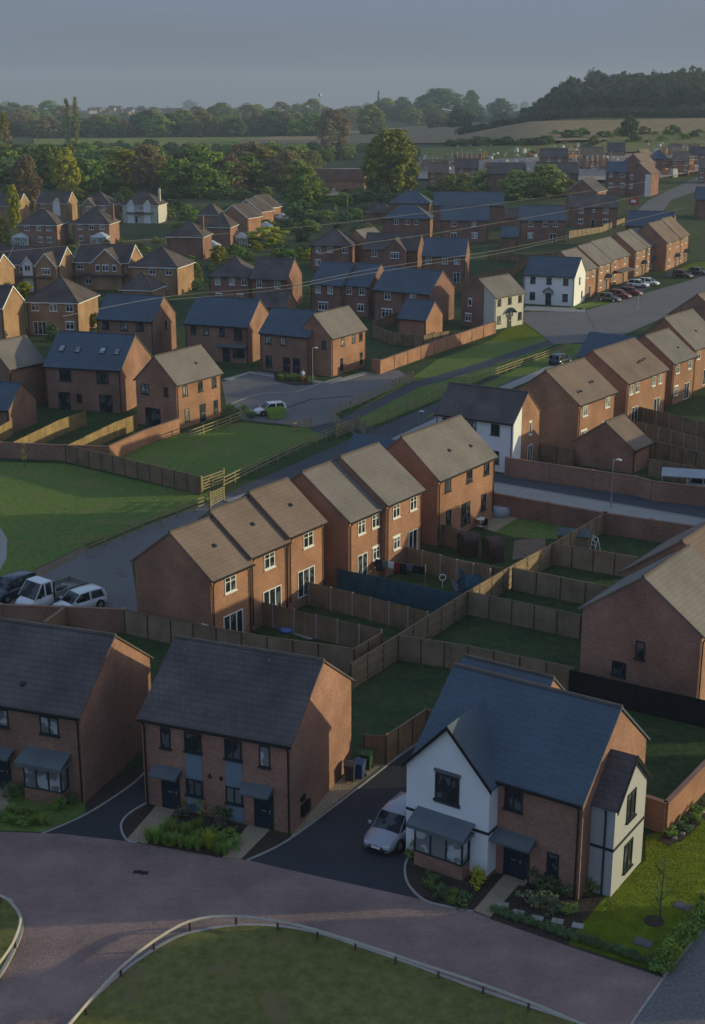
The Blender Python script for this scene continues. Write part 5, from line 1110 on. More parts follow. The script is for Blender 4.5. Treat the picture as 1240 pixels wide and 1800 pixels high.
for i, (x, y) in enumerate([(1131, 1658), (1201, 1594)]):
    p = P(x, y); b = MB(); b.box(-.42, .42, -.3, .3, -.02, .03).box(-.36, .36, -.24, .24, .03, .04); o = b.build('drain_cover', plain('grey_drain_%d' % i, (.12, .12, .12), .7)); o.location = (p.x, p.y, .025); o.rotation_euler = (0, 0, R_(-30)); tag(o, ['grey drain cover set in the bright lawn, nearest the road', 'grey drain cover in the bright lawn by the side hedge'][i], 'drain cover')
p = P(1150, 1620); b = MB(); b.lathe([(.48, 0), (.45, .05), (.1, .07)], 14); o = b.build('soil_ring', SOIL); o.location = (p.x, p.y, .02); tag(o, 'dark soil ring round the slim young lawn tree', 'soil')
for i, (x, y) in enumerate([(242, 1533), (254, 1535)]):
    p = P(x, y); b = MB(); b.box(-.2, .2, -.14, .14, 0, .018); o = b.build('road_drain', BLACKP); o.location = (p.x, p.y, .006); tag(o, ['dark road drain in the paved road, left one', 'dark road drain in the paved road, right one'][i], 'drain')
b = MB()
for i in range(3): b.box(-.62, .62, -.18 + i * .36, .18 + i * .36, 0, .07 + .07 * i)
p = P(905, 1549); o = b.build('door_step', SLAB); o.location = (p.x, p.y, .02); o.rotation_euler = (0, 0, R_(-33)); tag(o, 'beige steps up to the dark door of the corner house', 'step')

# ================================================================ vehicles
def paint(name, c, metal=.3): 
    m, t, b = newmat(name); b.inputs['Base Color'].default_value = (*c, 1); b.inputs['Roughness'].default_value = .32; b.inputs['Metallic'].default_value = metal; b.inputs['Coat Weight'].default_value = .6; b.inputs['Coat Roughness'].default_value = .08; return m
SILVER = paint('silver_paint', (.33, .34, .385), .25); WHITEP = paint('white_paint', (.74, .74, .74), .0); RED = paint('red_paint', (.22, .012, .015)); NAVY = paint('dark_blue_paint', (.03, .045, .07)); GREYP = paint('dark_grey_paint', (.06, .065, .07)); PLUM = paint('plum_paint', (.05, .025, .04))
CGL = glass('car_glass', (.012, .016, .02)); CGL.node_tree.nodes['Principled BSDF'].inputs['Specular IOR Level'].default_value = .22; TYRE = plain('tyre_rubber', (.018, .018, .018), .9, .1); LAMP = paint('headlamp_lens', (.62, .66, .70), .2); TAIL = paint('tail_lamp', (.25, .01, .01), 0); PLATE = plain('number_plate', (.75, .75, .72), .5, .02)
def ringloft(b, secs, mi=0, cap=True):
    n = len(secs[0]); o = len(b.v); b.v += [tuple(p) for s in secs for p in s]
    fs = [(o + i * n + j, o + i * n + (j + 1) % n, o + (i + 1) * n + (j + 1) % n, o + (i + 1) * n + j) for i in range(len(secs) - 1) for j in range(n)]
    if cap: fs += [tuple(range(o, o + n))[::-1], tuple(range(o + (len(secs) - 1) * n, o + len(secs) * n))]
    b.f += fs; b.m += [mi] * len(fs)
def body_sec(x, hw, z0, zs, zt, crown=.03):
    """cross-section: sill, bulging flank, shoulder, gently crowned top"""
    h = [(-hw * .90, z0), (-hw * .985, z0 + .12), (-hw, z0 + (zs - z0) * .55), (-hw * .965, zs), (-hw * .80, zt - .01), (-hw * .4, zt + crown * .8), (0, zt + crown)]
    return [Vector((x, y, z)) for y, z in h] + [Vector((x, -y, z)) for y, z in h[-2::-1]]
def wheel(parent, x, y, r, wd):
    b = MB(); s = 1 if y > 0 else -1
    b.lathe([(r * .62, -wd / 2), (r * .95, -wd / 2), (r, -wd / 3), (r, wd / 3), (r * .95, wd / 2), (r * .62, wd / 2)], 18); M = Matrix.Rotation(R_(90), 4, 'X'); b.v = [tuple(M @ Vector(v)) for v in b.v]
    wo = b.build('wheel', TYRE, parent, True); wo.location = (x, y, r)
    b = MB(); b.lathe([(r * .60, -.02), (r * .6, .02)], 18)
    M2 = Matrix.Translation((0, s * (wd / 2 - .01), 0)) @ M; b.v = [tuple(M2 @ Vector(v)) for v in b.v]; b.build('rim', STEEL, wo)
def car(label, loc, rz, mat, L=4.3, W=1.8, H=1.5, suv=False, detail=True, group=None, hatch=True, two=None):
    r = thing('car', label, 'car', loc, rz, group); hw = W / 2; z0 = .22 if not suv else .27; sh = H * .60; hood = H * .585
    xs_ = [(-L / 2, hw * .80, z0 + .12, sh * .80, sh * .88), (-L / 2 + .12, hw * .92, z0, sh * .93, sh * 1.0), (-L * .34, hw, z0, sh * .96, sh * 1.03), (-L * .1, hw, z0, sh * .95, sh * 1.01), (L * .14, hw, z0, sh * .93, sh * .99), (L * .22, hw * .995, z0, hood * .93, hood), (L * .36, hw * .97, z0, hood * .86, hood * .93), (L * .45, hw * .90, z0, hood * .74, hood * .81), (L / 2 - .03, hw * .76, z0 + .02, hood * .60, hood * .66), (L / 2, hw * .70, z0 + .08, hood * .48, hood * .52)]
    b = MB(); ringloft(b, [body_sec(*s) for s in xs_]); bo = b.build('body', mat, r, True)
    # glasshouse
    rf0, rf1 = (-L * .40 if hatch else -L * .30), L * .06; gx0, gx1 = -L * .475 if hatch else -L * .42, L * .255
    def gs(x, w_, zb, zt, wt): return [Vector((x, -w_, zb)), Vector((x, -wt, zt)), Vector((x, -wt * .5, zt + .015)), Vector((x, wt * .5, zt + .015)), Vector((x, wt, zt)), Vector((x, w_, zb))]
    wt = hw * .74; b = MB(); ringloft(b, [gs(gx0, hw * .86, sh * .98, sh * 1.02, hw * .8), gs(rf0, hw * .93, sh * .98, H - .07, wt), gs(-L * .1, hw * .945, sh * .98, H - .02, wt * 1.04), gs(rf1, hw * .93, sh * .97, H - .05, wt), gs(gx1, hw * .84, hood * .99, hood * 1.02, hw * .78)])
    b.build('windows', CGL, r, True)
    b = MB()
    def rs(x, z, w_): return [Vector((x, -w_, z - .03)), Vector((x, -w_ * .96, z + .01)), Vector((x, -w_ * .5, z + .035)), Vector((x, 0, z + .042)), Vector((x, w_ * .5, z + .035)), Vector((x, w_ * .96, z + .01)), Vector((x, w_, z - .03))]
    ringloft(b, [rs(rf0 - .1, H - .11, wt * 1.0), rs(rf0 + .05, H - .05, wt * 1.06), rs(-L * .1, H - .01, wt * 1.09), rs(rf1, H - .045, wt * 1.05), rs(rf1 + .06, H - .075, wt * 1.01)]); b.build('roof', two or mat, r, True)
    for s in (-1, 1):
        for (xa, za, ya, xb, zb, yb, t) in ((gx1 - .02, hood, hw * .83, rf1 + .03, H - .05, wt * 1.02, .07), (-L * .12, sh, hw * .955, -L * .13, H - .03, wt * 1.06, .07), (gx0 + .14, sh, hw * .90, rf0, H - .07, wt * 1.02, .13)):
            b = MB(); a, c = Vector((xa, s * ya, za)), Vector((xb, s * yb, zb)); b.add([a - Vector((t, 0, 0)), a + Vector((t, 0, 0)), c + Vector((t, 0, 0)), c - Vector((t, 0, 0)), a + Vector((-t, s * .02, 0)), a + Vector((t, s * .02, 0)), c + Vector((t, s * .02, 0)), c + Vector((-t, s * .02, 0))], [(0, 1, 2, 3), (4, 5, 6, 7), (0, 1, 5, 4), (1, 2, 6, 5), (2, 3, 7, 6), (3, 0, 4, 7)]); b.build('pillar', mat, r)
    wr = .33 if not suv else .35
    for x in (-L * .305, L * .305):
        for s in (-1, 1):
            b = MB(); b.lathe([(wr + .06, -.1), (wr + .06, .1)], 18); M = Matrix.Translation((x, s * (hw - .085), wr)) @ Matrix.Rotation(R_(90), 4, 'X'); b.v = [tuple(M @ Vector(v)) for v in b.v]; b.build('wheel_arch', BLACKP, r)
            wheel(r, x, s * (hw - .075), wr, .22)
    for s in (-1, 1):
        b = MB(); x = L / 2 - .14; b.add([(x - .32, s * hw * .89, hood * .72), (x + .02, s * hw * .74, hood * .60), (x + .09, s * hw * .45, hood * .60), (x + .06, s * hw * .45, hood * .70), (x - .02, s * hw * .72, hood * .73), (x - .33, s * hw * .86, hood * .83)], [(0, 1, 4, 5), (1, 2, 3, 4)])
        for i, v in enumerate(b.v): b.v[i] = (v[0] + .045, v[1] * 1.02, v[2] + .01)
        b.build('headlight', LAMP, r)
        b = MB(); b.box(-L / 2 + .02, -L / 2 + .16, s * hw * .70 - .10, s * hw * .70 + .12 * s + .05, sh * .72, sh * .9); b.build('tail_light', TAIL, r)
        b = MB(); b.box(gx1 - .22, gx1 - .1, s * (hw + .10) - .09, s * (hw + .10) + .09, hood + .02, hood + .16); b.build('wing_mirror', mat, r)
    b = MB(); b.box(L / 2 - .06, L / 2 + .015, -hw * .55, hw * .55, z0 + .02, z0 + .14).box(L / 2 - .05, L / 2 + .012, -hw * .42, hw * .42, hood * .53, hood * .6); b.build('grille', BLACKP, r)
    b = MB(); b.box(L / 2 - .02, L / 2 + .03, -.26, .26, z0 + .17, z0 + .28); b.build('number_plate', PLATE, r)
    if suv:
        b = MB(); b.prism([(0, -.09), (.06, 0), (0, .09), (-.06, 0)], 'x', L / 2 + .0, L / 2 + .025); b.v = [(x, y, z + hood * .58) for x, y, z in b.v]; b.build('badge', STEEL, r)
        b = MB()
        for s in (-1, 1): b.box(-L * .38, L * .38, s * (hw - .03) - .035, s * (hw - .03) + .035, z0 - .04, z0 + .1)
        b.build('sill_trim', BLACKP, r)
    return r
p = P(692, 1470); car('silver crossover car parked on the drive beside the white gable', (p.x + .15, p.y, .012), R_(180 + 60), SILVER, 4.45, 1.86, 1.6, True)
p = P(20, 1050); car('dark blue estate car at the left, beside the flatbed truck', (p.x, p.y + .3, .01), R_(180 + 58), NAVY, 4.4, 1.8, 1.55)
p = P(140, 1072); car('white hatchback beside the flatbed truck behind the wall', (p.x, p.y, .01), R_(180 + 45), WHITEP, 4.2, 1.8, 1.52)
p = P(475, 728); car('small white car at the parking court beside the lime green skip', (p.x, p.y, .01), R_(205), WHITEP, 3.9, 1.7, 1.45)
GCAR = 'cars parked by the terrace'
for lab, px, py, m, rz in (('dark saloon car, first in the row by the white corner cottage', 1072, 530, GREYP, 20), ('red hatchback, next to the dark saloon', 1090, 524, RED, 22), ('longer red car between the red hatchback and white cars', 1110, 519, RED, 24), ('white car in front of the lean-to porch', 1122, 505, WHITEP, 28), ('white estate car at the end of the parked row', 1140, 502, WHITEP, 28),
                           ('plum dark car by the sunlit grass verge', 1200, 488, PLUM, 12), ('dark car beyond the plum car', 1228, 483, GREYP, 12), ('dark car half hidden on the lane behind the rail fence', 985, 640, NAVY, 55)):
    p = G(px, py); car(lab, (p.x, p.y, p.z + .05), R_(rz - 60 if px > 1000 else rz), m, 4.3, 1.8, 1.5, group=GCAR if px > 1000 else None)
# flatbed truck
p = P(95, 1068); t = thing('flatbed_truck', 'white flatbed truck with grey open bed parked behind the brick wall', 'truck', (p.x - .3, p.y + .6, .01), R_(180 + 52))
b = MB(); ringloft(b, [body_sec(.55, 1.0, .4, 1.25, 1.32), body_sec(1.3, 1.0, .4, 1.25, 1.34), body_sec(1.95, .97, .4, 1.2, 1.28), body_sec(2.5, .88, .42, .98, 1.04), body_sec(2.75, .75, .5, .8, .84)]); b.build('body', WHITEP, t, True)
b = MB(); f = lambda x, w_, zb, zt, wt: [Vector((x, -w_, zb)), Vector((x, -wt, zt)), Vector((x, wt, zt)), Vector((x, w_, zb))]
ringloft(b, [f(.6, .97, 1.28, 2.2, .82), f(1.5, .97, 1.28, 2.22, .82), f(2.2, .9, 1.22, 1.26, .86)]); b.build('windows', CGL, t)
b = MB(); b.box(.52, 1.5, -.86, .86, 2.17, 2.28).box(.52, .66, -.95, .95, 1.25, 2.2)
for s in (-1, 1):
    for xa, xb in ((2.2, 1.5), (1.25, 1.22)): b.add([(xa - .06, s * .96, 1.26), (xa + .06, s * .96, 1.26), (xb + .06, s * .84, 2.2), (xb - .06, s * .84, 2.2), (xa - .06, s * .985, 1.26), (xa + .06, s * .985, 1.26), (xb + .06, s * .87, 2.2), (xb - .06, s * .87, 2.2)], [(0, 1, 2, 3), (4, 5, 6, 7), (0, 1, 5, 4), (1, 2, 6, 5), (2, 3, 7, 6), (3, 0, 4, 7)])
b.build('cab_roof', WHITEP, t)
ALU = plain('alloy_dropside', (.30, .29, .27), .5, .12, 2, .4)
b = MB(); b.box(-2.7, .4, -1.02, 1.02, .82, .92).box(-2.7, .4, -1.04, -.99, .92, 1.32).box(-2.7, .4, .99, 1.04, .92, 1.32).box(-2.74, -2.69, -1.04, 1.04, .92, 1.32); b.build('bed', ALU, t)
b = MB(); b.box(.40, .46, -1.0, 1.0, .92, 2.15).box(-2.6, .5, -.45, .45, .5, .81); b.build('headboard', BLACKP, t)
for x in (-1.6, 1.75):
    for s in (-1, 1): wheel(t, x, s * .88, .34, .22)
for s in (-1, 1):
    b = MB(); b.box(2.6, 2.74, s * .6 - .14, s * .6 + .14, .68, .82); b.build('headlight', LAMP, t); b = MB(); b.box(1.85, 1.95, s * 1.12 - .1, s * 1.12 + .1, 1.3, 1.6); b.build('wing_mirror', BLACKP, t)
pb = Vector((p.x - .3, p.y + .6, 0)); ca = R_(232); 
for i, (dx, dy, s, lab) in enumerate(((-.7, .3, .35, 'dark tool bag lying in the truck bed'), (-1.5, -.3, .3, 'grey cement bag lying in the truck bed'))):
    b = MB(); b.lathe([(s * .7, 0), (s, s * .3), (s * .8, s * .8), (s * .2, s)], 9); o = b.build('bag', [BLACKP, ALU][i], None, True); o.location = (pb.x + dx * math.cos(ca) - dy * math.sin(ca), pb.y + dx * math.sin(ca) + dy * math.cos(ca), .93); tag(o, lab, 'bag')

# ================================================================ street furniture and garden things
def lamp(label, px, py, top, h=None, mat=None):
    p = G(px, py); D = p.y * cP + (CH - p.z) * sP; h = h or (py - top) * D / CF * 1.04
    r = thing('street_lamp', label, 'street lamp', p, R_(150), 'street lamps'); b = MB(); b.tube([(0, 0, 0), (0, 0, h * .2)], .075, 8).tube([(0, 0, h * .2), (0, 0, h)], .045, 8).tube([(0, 0, h - .02), (-.35, 0, h + .05)], .03, 6); b.build('pole', GALV, r)
    b = MB(); b.prism([(-.75, -.01), (-.25, -.01), (-.2, .06), (-.45, .12), (-.75, .05)], 'y', -.13, .13); o = b.build('lamp_head', PLATE, r); o.location = (0, 0, h)
GALV = plain('galvanised_steel', (.40, .41, .42), .45, .08, 2, .5)
lamp('grey street lamp on the lane pavement between the brick walls', 1074, 893, 808); lamp('street lamp in front of the court brick pair', 550, 674, 613); lamp('short street lamp behind the shaded front wing', 735, 745, 723)
lamp('street lamp in front of the parked red cars', 1121, 545, 518)
p = G(611, 397); r = thing('utility_pole', 'sunlit wooden utility pole carrying wires behind the estate', 'pole', p); b = MB(); b.tube([(0, 0, 0), (0, 0, 9)], .16, 8, 0, .11); b.build('pole', POSTW, r); b = MB(); b.box(-.9, .9, -.06, .06, 8.4, 8.55); b.build('crossarm', POSTW, r)
p = G(563, 215); r = thing('water_tower', 'thin mast with a small round head on the skyline', 'mast', p); b = MB(); b.tube([(0, 0, 0), (0, 0, 30)], .5, 8, 0, .35); b.build('mast', GALV, r); b = MB(); b.lathe([(.4, 29), (1.8, 30), (1.8, 32), (.4, 33)], 12); b.build('tank', GALV, r)
def cable(label, pix, h, z=None):
    pts = smoothpts([P(x, y, h) for x, y in pix], 8); b = MB(); b.tube(pts, .022, 5); o = b.build('power_cable', GALV2); tag(o, label, 'cable', 'overhead power cables')
GALV2 = plain('aluminium_cable', (.30, .29, .27), .5, .05)
cable('upper overhead cable crossing the roofs to the lit insulators', [(-40, 446), (220, 424), (500, 402), (739, 375), (1020, 338), (1180, 312)], 10.5)
cable('overhead cable passing the front gable of the brown roof', [(560, 447), (640, 428), (778, 408), (1020, 366), (1180, 333)], 10.5)
cable('lower overhead cable crossing the slate pairs', [(110, 556), (297, 521), (500, 502), (672, 470), (880, 439), (1020, 409), (1200, 366)], 10.0)
cable('lower overhead cable sagging just under the other', [(297, 527), (500, 508), (600, 489), (740, 466), (880, 445), (1010, 415)], 9.6)
# wheelie bins
def bin_(label, px, py, mat, lid, rz):
    p = P(px, py); r = thing('wheelie_bin', label, 'bin', p, R_(rz), 'wheelie bins by the sunlit gable'); b = MB()
    b.add([(-.24, -.26, .08), (.24, -.26, .08), (.24, .26, .08), (-.24, .26, .08), (-.29, -.33, 1.0), (.29, -.33, 1.0), (.29, .36, 1.0), (-.29, .36, 1.0)], [(3, 2, 1, 0), (4, 5, 6, 7), (0, 1, 5, 4), (1, 2, 6, 5), (2, 3, 7, 6), (3, 0, 4, 7)]); b.build('bin_body', mat, r)
    b = MB(); b.prism([(-.37, 1.01), (.4, 1.01), (.4, 1.06), (.1, 1.12), (-.37, 1.05)], 'x', -.31, .31); b.build('lid', lid, r); b = MB(); b.tube([(-.26, .42, .98), (.26, .42, .98)], .03, 6); b.build('handle', BLACKP, r)
    for s in (-1, 1):
        b = MB(); b.lathe([(.1, -.03), (.1, .03)], 10); M = Matrix.Translation((s * .27, .3, .1)) @ Matrix.Rotation(R_(90), 4, 'Y'); b.v = [tuple(M @ Vector(v)) for v in b.v]; b.build('wheel', TYRE, r)
BBLU = plain('blue_bin_plastic', (.03, .06, .16), .5); BGRN = plain('green_bin_plastic', (.03, .07, .03), .5); BGRY = plain('grey_bin_plastic', (.05, .055, .06), .5)
bin_('blue wheelie bin with pale label against the sunlit gable', 632, 1368, BBLU, BBLU, -20); bin_('dark grey wheelie bin squeezed by the sunlit gable', 617, 1372, BGRY, BGRY, -20); bin_('green wheelie bin behind the blue bin', 645, 1352, BGRN, BGRN, -20)
# washing line
A_, B_ = P(650, 981, 1.7), P(748, 996, 1.7); r = thing('washing_line', 'washing line strung across the garden of the grey roofed terrace', 'washing line', (A_.x, A_.y, 0))
o = Vector((A_.x, A_.y, 0)); b = MB()
for q_ in (A_, B_): b.tube([(q_.x - o.x, q_.y - o.y, 0), (q_.x - o.x, q_.y - o.y, 1.9)], .03, 6)
b.build('post', GALV, r); b = MB(); b.tube([A_ - o, B_ - o], .012, 5); b.build('line', GALV2, r)
CL = [('black top', (.012, .012, .016)), ('dark jeans', (.02, .026, .045)), ('grey shirt', (.16, .16, .19)), ('white vest', (.7, .7, .7)), ('red dress', (.20, .02, .03)), ('black trousers', (.012, .012, .014)), ('blue grey shirt', (.09, .11, .16)), ('dark jumper', (.02, .02, .024)), ('black towel', (.012, .012, .015))]
d = (B_ - A_); ang = math.atan2(d.y, d.x)
for i, (nm, c) in enumerate(CL):
    q_ = A_ + d * ((i + .6) / (len(CL) + .2)); h = .95 if 'jeans' in nm or 'trousers' in nm or 'dress' in nm else .65; b = MB(); n = 7; q2 = random.Random(i)
    for j in range(n + 1):
        for s in range(5): x = -.26 + .52 * j / n; z = -h * s / 4; wv = 1 + (.3 if s == 1 and nm.endswith(('shirt', 'top', 'jumper')) else 0); b.v.append((x * wv, .03 * math.sin(j * 1.7 + i) * (s / 4 + .2), z))
    b.f = [(j * 5 + s, (j + 1) * 5 + s, (j + 1) * 5 + s + 1, j * 5 + s + 1) for j in range(n) for s in range(4)]; b.m = [0] * len(b.f)
    if 'jeans' in nm or 'trousers' in nm: b.f = [f for f in b.f if not (3 * 5 <= min(f) < 4 * 5 and min(f) % 5 >= 1)]; b.m = [0] * len(b.f)
    ob = b.build('garment', plain('cloth_%d' % i, c, .9), None, True); ob.location = q_; ob.rotation_euler = (0, 0, ang)
    so_ = ob.modifiers.new('s', 'SOLIDIFY'); so_.thickness = .012
    tag(ob, '%s pegged on the washing line%s' % (nm, ', end nearest the house' if i == 0 else ''), 'clothes', 'clothes on the washing line')
# hot tub, patio set, sheds, playhouse
sheet('patio', [(835, 925), (850, 893), (905, 890), (915, 908), (870, 935)], .02, SLAB)
sheet('lawn', [(870, 935), (912, 906), (1010, 925), (985, 948), (905, 945)], .014, GRASS)
p = P(878, 905); r = thing('hot_tub', 'round grey inflatable hot tub on the beige patio', 'hot tub', p); b = MB(); b.lathe([(.95, 0), (1.02, .2), (1.02, .5), (.92, .68), (.75, .7)], 24); b.build('tub', plain('grey_tub', (.33, .35, .38), .55), r, True); b = MB(); b.lathe([(.86, .70), (.84, .76), (.1, .79)], 24); b.build('cover', plain('tub_cover', (.42, .45, .48), .5), r)
p = P(845, 925); r = thing('garden_table', 'white round garden table on the patio', 'table', p); b = MB(); b.lathe([(.5, .70), (.5, .74)], 16); b.build('table_top', WHITE, r); b = MB(); b.tube([(0, 0, 0), (0, 0, .7)], .05, 8).lathe([(.3, 0), (.3, .04)], 12); b.build('pedestal', WHITE, r)
def chair(label, px, py, rz, mat):
    p = P(px, py); r = thing('garden_chair', label, 'chair', p, R_(rz), 'garden chairs on the patio'); b = MB(); b.box(-.25, .25, -.25, .25, .40, .45); b.build('seat', mat, r); b = MB(); b.prism([(.2, .45), (.26, .45), (.34, .92), (.29, .92)], 'x', -.25, .25); b.build('backrest', mat, r)
    for x in (-.22, .22):
        for y in (-.22, .22): b = MB(); b.box(x - .02, x + .02, y - .02, y + .02, 0, .4); b.build('leg', mat, r)
chair('white garden chair beside the round patio table', 818, 925, 100, WHITE); chair('black garden chair nearest the hot tub', 842, 912, 200, BLACKP); chair('dark garden chair behind the round patio table', 850, 930, -60, BLACKP)
def shed(label, px, py, rz, L, W, ze, zr, wall, roof, name='shed', arch=False):
    p = P(px, py); r = thing(name, label, 'shed', p, R_(rz)); b = MB()
    if arch: prof = [(-W / 2, 0), (W / 2, 0), (W / 2, ze)] + [(W / 2 * math.cos(a), ze + (zr - ze) * math.sin(a)) for a in [math.pi * i / 8 for i in range(1, 8)]] + [(-W / 2, ze)]
    else: prof = [(-W / 2, 0), (W / 2, 0), (W / 2, ze), (0, zr), (-W / 2, ze)]
    b.prism(prof, 'x', -L / 2, L / 2); b.build('wall', wall, r); b = MB()
    if arch:
        for i in range(8):
            a0, a1 = math.pi * i / 8, math.pi * (i + 1) / 8; q0, q1 = [((W / 2 + .04) * math.cos(a), ze + (zr - ze + .04) * math.sin(a)) for a in (a0, a1)]; q2, q3 = [((W / 2) * math.cos(a), ze + (zr - ze) * math.sin(a)) for a in (a1, a0)]
            b.prism([q3, q0, q1, q2], 'x', -L / 2 - .06, L / 2 + .06)
    else: b.prism([(-W / 2 - .12, ze - .08), (0, zr + .02), (W / 2 + .12, ze - .08), (W / 2 + .12, ze), (0, zr + .09), (-W / 2 - .12, ze)], 'x', -L / 2 - .1, L / 2 + .1)
    b.build('roof', roof, r); b = MB(); b.box(-L / 2 - .03, -L / 2 - .002, -.38, .38, .05, 1.75); b.build('door', wall, r); return r
FELT = plain('roof_felt', (.10, .12, .12), .9, .15, 2); SHEDW = timber('brown_shed_board', (.085, .055, .045), (.07, .045, .038))
shed('brown round topped store, left of two in the shed garden', 822, 975, 20, 1.2, 1.6, 1.3, 1.95, SHEDW, SHEDW, arch=True); shed('brown round topped store, right of two in the shed garden', 866, 984, 20, 1.2, 1.7, 1.3, 1.95, SHEDW, SHEDW, arch=True)
shed('low grey roofed playhouse against the garden fence', 1008, 962, -14, 2.6, 1.5, 1.25, 1.6, FENCEG, FELT, 'playhouse')
p = P(1046, 974); r = thing('climbing_frame', 'small pale yellow climbing frame beside the playhouse', 'climbing frame', p, R_(20))
for s in (-1, 1):
    b = MB(); b.tube([(-.35, s * .4, 0), (0, s * .4, 1.5)], .04, 6); b.build('leg', RENDER_C, r); b = MB(); b.tube([(.35, s * .4, 0), (0, s * .4, 1.5)], .04, 6); b.build('leg', RENDER_C, r)
for k, z in enumerate((.4, .8, 1.15)): b = MB(); b.tube([(-.35 + .233 * z, -.4, z), (-.35 + .233 * z, .4, z)], .03, 6); b.build('rung', RENDER_C, r)
b = MB(); b.tube([(0, -.45, 1.5), (0, .45, 1.5)], .04, 6); b.build('top_bar', RENDER_C, r)
sheet('patio', [(905, 950), (960, 945), (958, 975), (900, 985)], .03, EARTH); sheet('patio', [(445, 1090), (500, 1080), (590, 1108), (545, 1125)], .02, PAVE_L)
sheet('patio', [(790, 1015), (845, 1010), (860, 1030), (800, 1040)], .03, plain('purple_grey_slab', (.16, .15, .19), .8, .1))
p = P(505, 1110); b = MB(); b.lathe([(.45, 0), (.55, .15), (.5, .28)], 14); o = b.build('paddling_pool', plain('pool_blue', (.12, .22, .5), .4), None, True); o.location = p; tag(o, 'small blue paddling pool behind the plain board fence', 'paddling pool')
p = P(778, 1034); r = thing('swing_ball', 'white ring toy standing on the slab by the teal fence', 'toy', p); b = MB(); b.tube([(.25 * math.cos(a), 0, .9 + .25 * math.sin(a)) for a in [i * math.pi / 6 for i in range(13)]], .04, 6); b.build('ring', WHITE, r); b = MB(); b.tube([(0, 0, 0), (0, 0, .66)], .03, 6); b.build('stand', WHITE, r)
shed('small blue grey garden tent against the middle fence', 828, 1036, 30, 1.6, 1.2, .5, 1.1, FENCET, FENCET, 'garden_tent')
# grey canopy and white van by the lane wall
p = P(1205, 832, 2.1); r = thing('carport', 'pale grey flat canopy behind the lane wall at the right', 'canopy', (p.x, p.y, 0), R_(-14)); b = MB(); b.box(-2.2, 2.6, -1.6, 1.6, 2.08, 2.16); b.build('roof', plain('pale_grey_sheet', (.30, .33, .36), .5, .06), r)
for x in (-2.1, 2.5):
    for y in (-1.5, 1.5): b = MB(); b.box(x - .05, x + .05, y - .05, y + .05, 0, 2.08); b.build('post', GALV, r)
p = P(1245, 862); car('white car tucked under the pale grey canopy', (p.x, p.y, .0), R_(-14), WHITEP, 4.2, 1.8, 1.5)
# lime skip, planted court bed, person
p = P(485, 735); r = thing('skip', 'lime green open skip beside the small white car', 'skip', p, R_(20)); LIME = plain('lime_paint', (.22, .36, .07), .6, .1)
b = MB(); b.add([(-.8, -.6, .05), (.8, -.6, .05), (.8, .6, .05), (-.8, .6, .05), (-1.2, -.75, 1.2), (1.2, -.75, 1.2), (1.2, .75, 1.2), (-1.2, .75, 1.2), (-1.1, -.68, 1.2), (1.1, -.68, 1.2), (1.1, .68, 1.2), (-1.1, .68, 1.2), (-.75, -.52, .15), (.75, -.52, .15), (.75, .52, .15), (-.75, .52, .15)], [(3, 2, 1, 0), (0, 1, 5, 4), (1, 2, 6, 5), (2, 3, 7, 6), (3, 0, 4, 7), (4, 5, 9, 8), (5, 6, 10, 9), (6, 7, 11, 10), (7, 4, 8, 11), (8, 9, 13, 12), (9, 10, 14, 13), (10, 11, 15, 14), (11, 8, 12, 15), (12, 13, 14, 15)]); b.build('hull', LIME, r)
b = MB()
for s in (-1, 1): b.box(-.3, .3, s * .79 - .05, s * .79 + .05, .75, .9)
b.build('lifting_lug', LIME, r)
for i, x in enumerate(range(488, 552, 7)): shrub(['dark', 'green', 'dark'][i % 3], x, 664 + (x - 488) * .1 + rnd.uniform(-2, 3), 1.0, 1.1, 'small shrub in the planted bed of the parking court', 'shrubs in the court bed')
for i, (x, y) in enumerate([(405, 720), (415, 728), (428, 722), (435, 732), (445, 736)]): shrub(['dark', 'green'][i % 2], x, y, 1.0, 1.2, 'small shrub between the court and middle lawn', 'shrubs at the court edge')
def person(label, p, rz, top, legs):
    r = thing('person', label, 'person', p, rz); me = bpy.data.meshes.new('body')
    J = [((0, 0, .95), .125), ((0, 0, 1.2), .12), ((0, 0, 1.42), .13), ((0, 0, 1.52), .055), ((0, .01, 1.6), .085), ((0, .01, 1.72), .09),
         ((.09, 0, .86), .09), ((.10, .01, .48), .062), ((.10, .0, .09), .045), ((.10, -.14, .04), .04), ((-.09, 0, .86), .09), ((-.11, -.05, .48), .062), ((-.12, .04, .09), .045), ((-.12, -.1, .04), .04),
         ((.19, 0, 1.42), .06), ((.25, .02, 1.14), .045), ((.24, -.1, .90), .035), ((-.19, 0, 1.42), .06), ((-.25, .02, 1.14), .045), ((-.22, -.12, .92), .035)]
    E_ = [(0, 1), (1, 2), (2, 3), (3, 4), (4, 5), (0, 6), (6, 7), (7, 8), (8, 9), (0, 10), (10, 11), (11, 12), (12, 13), (2, 14), (14, 15), (15, 16), (2, 17), (17, 18), (18, 19)]
    me.from_pydata([j[0] for j in J], E_, []); me.materials.append(SKIN); o = obj('body', me, r); o.modifiers.new('skin', 'SKIN'); 
    for v, j in zip(me.skin_vertices[0].data if me.skin_vertices else [], J): v.radius = (j[1], j[1])
    return r, o
SKIN = plain('skin', (.42, .24, .17), .6, .05)
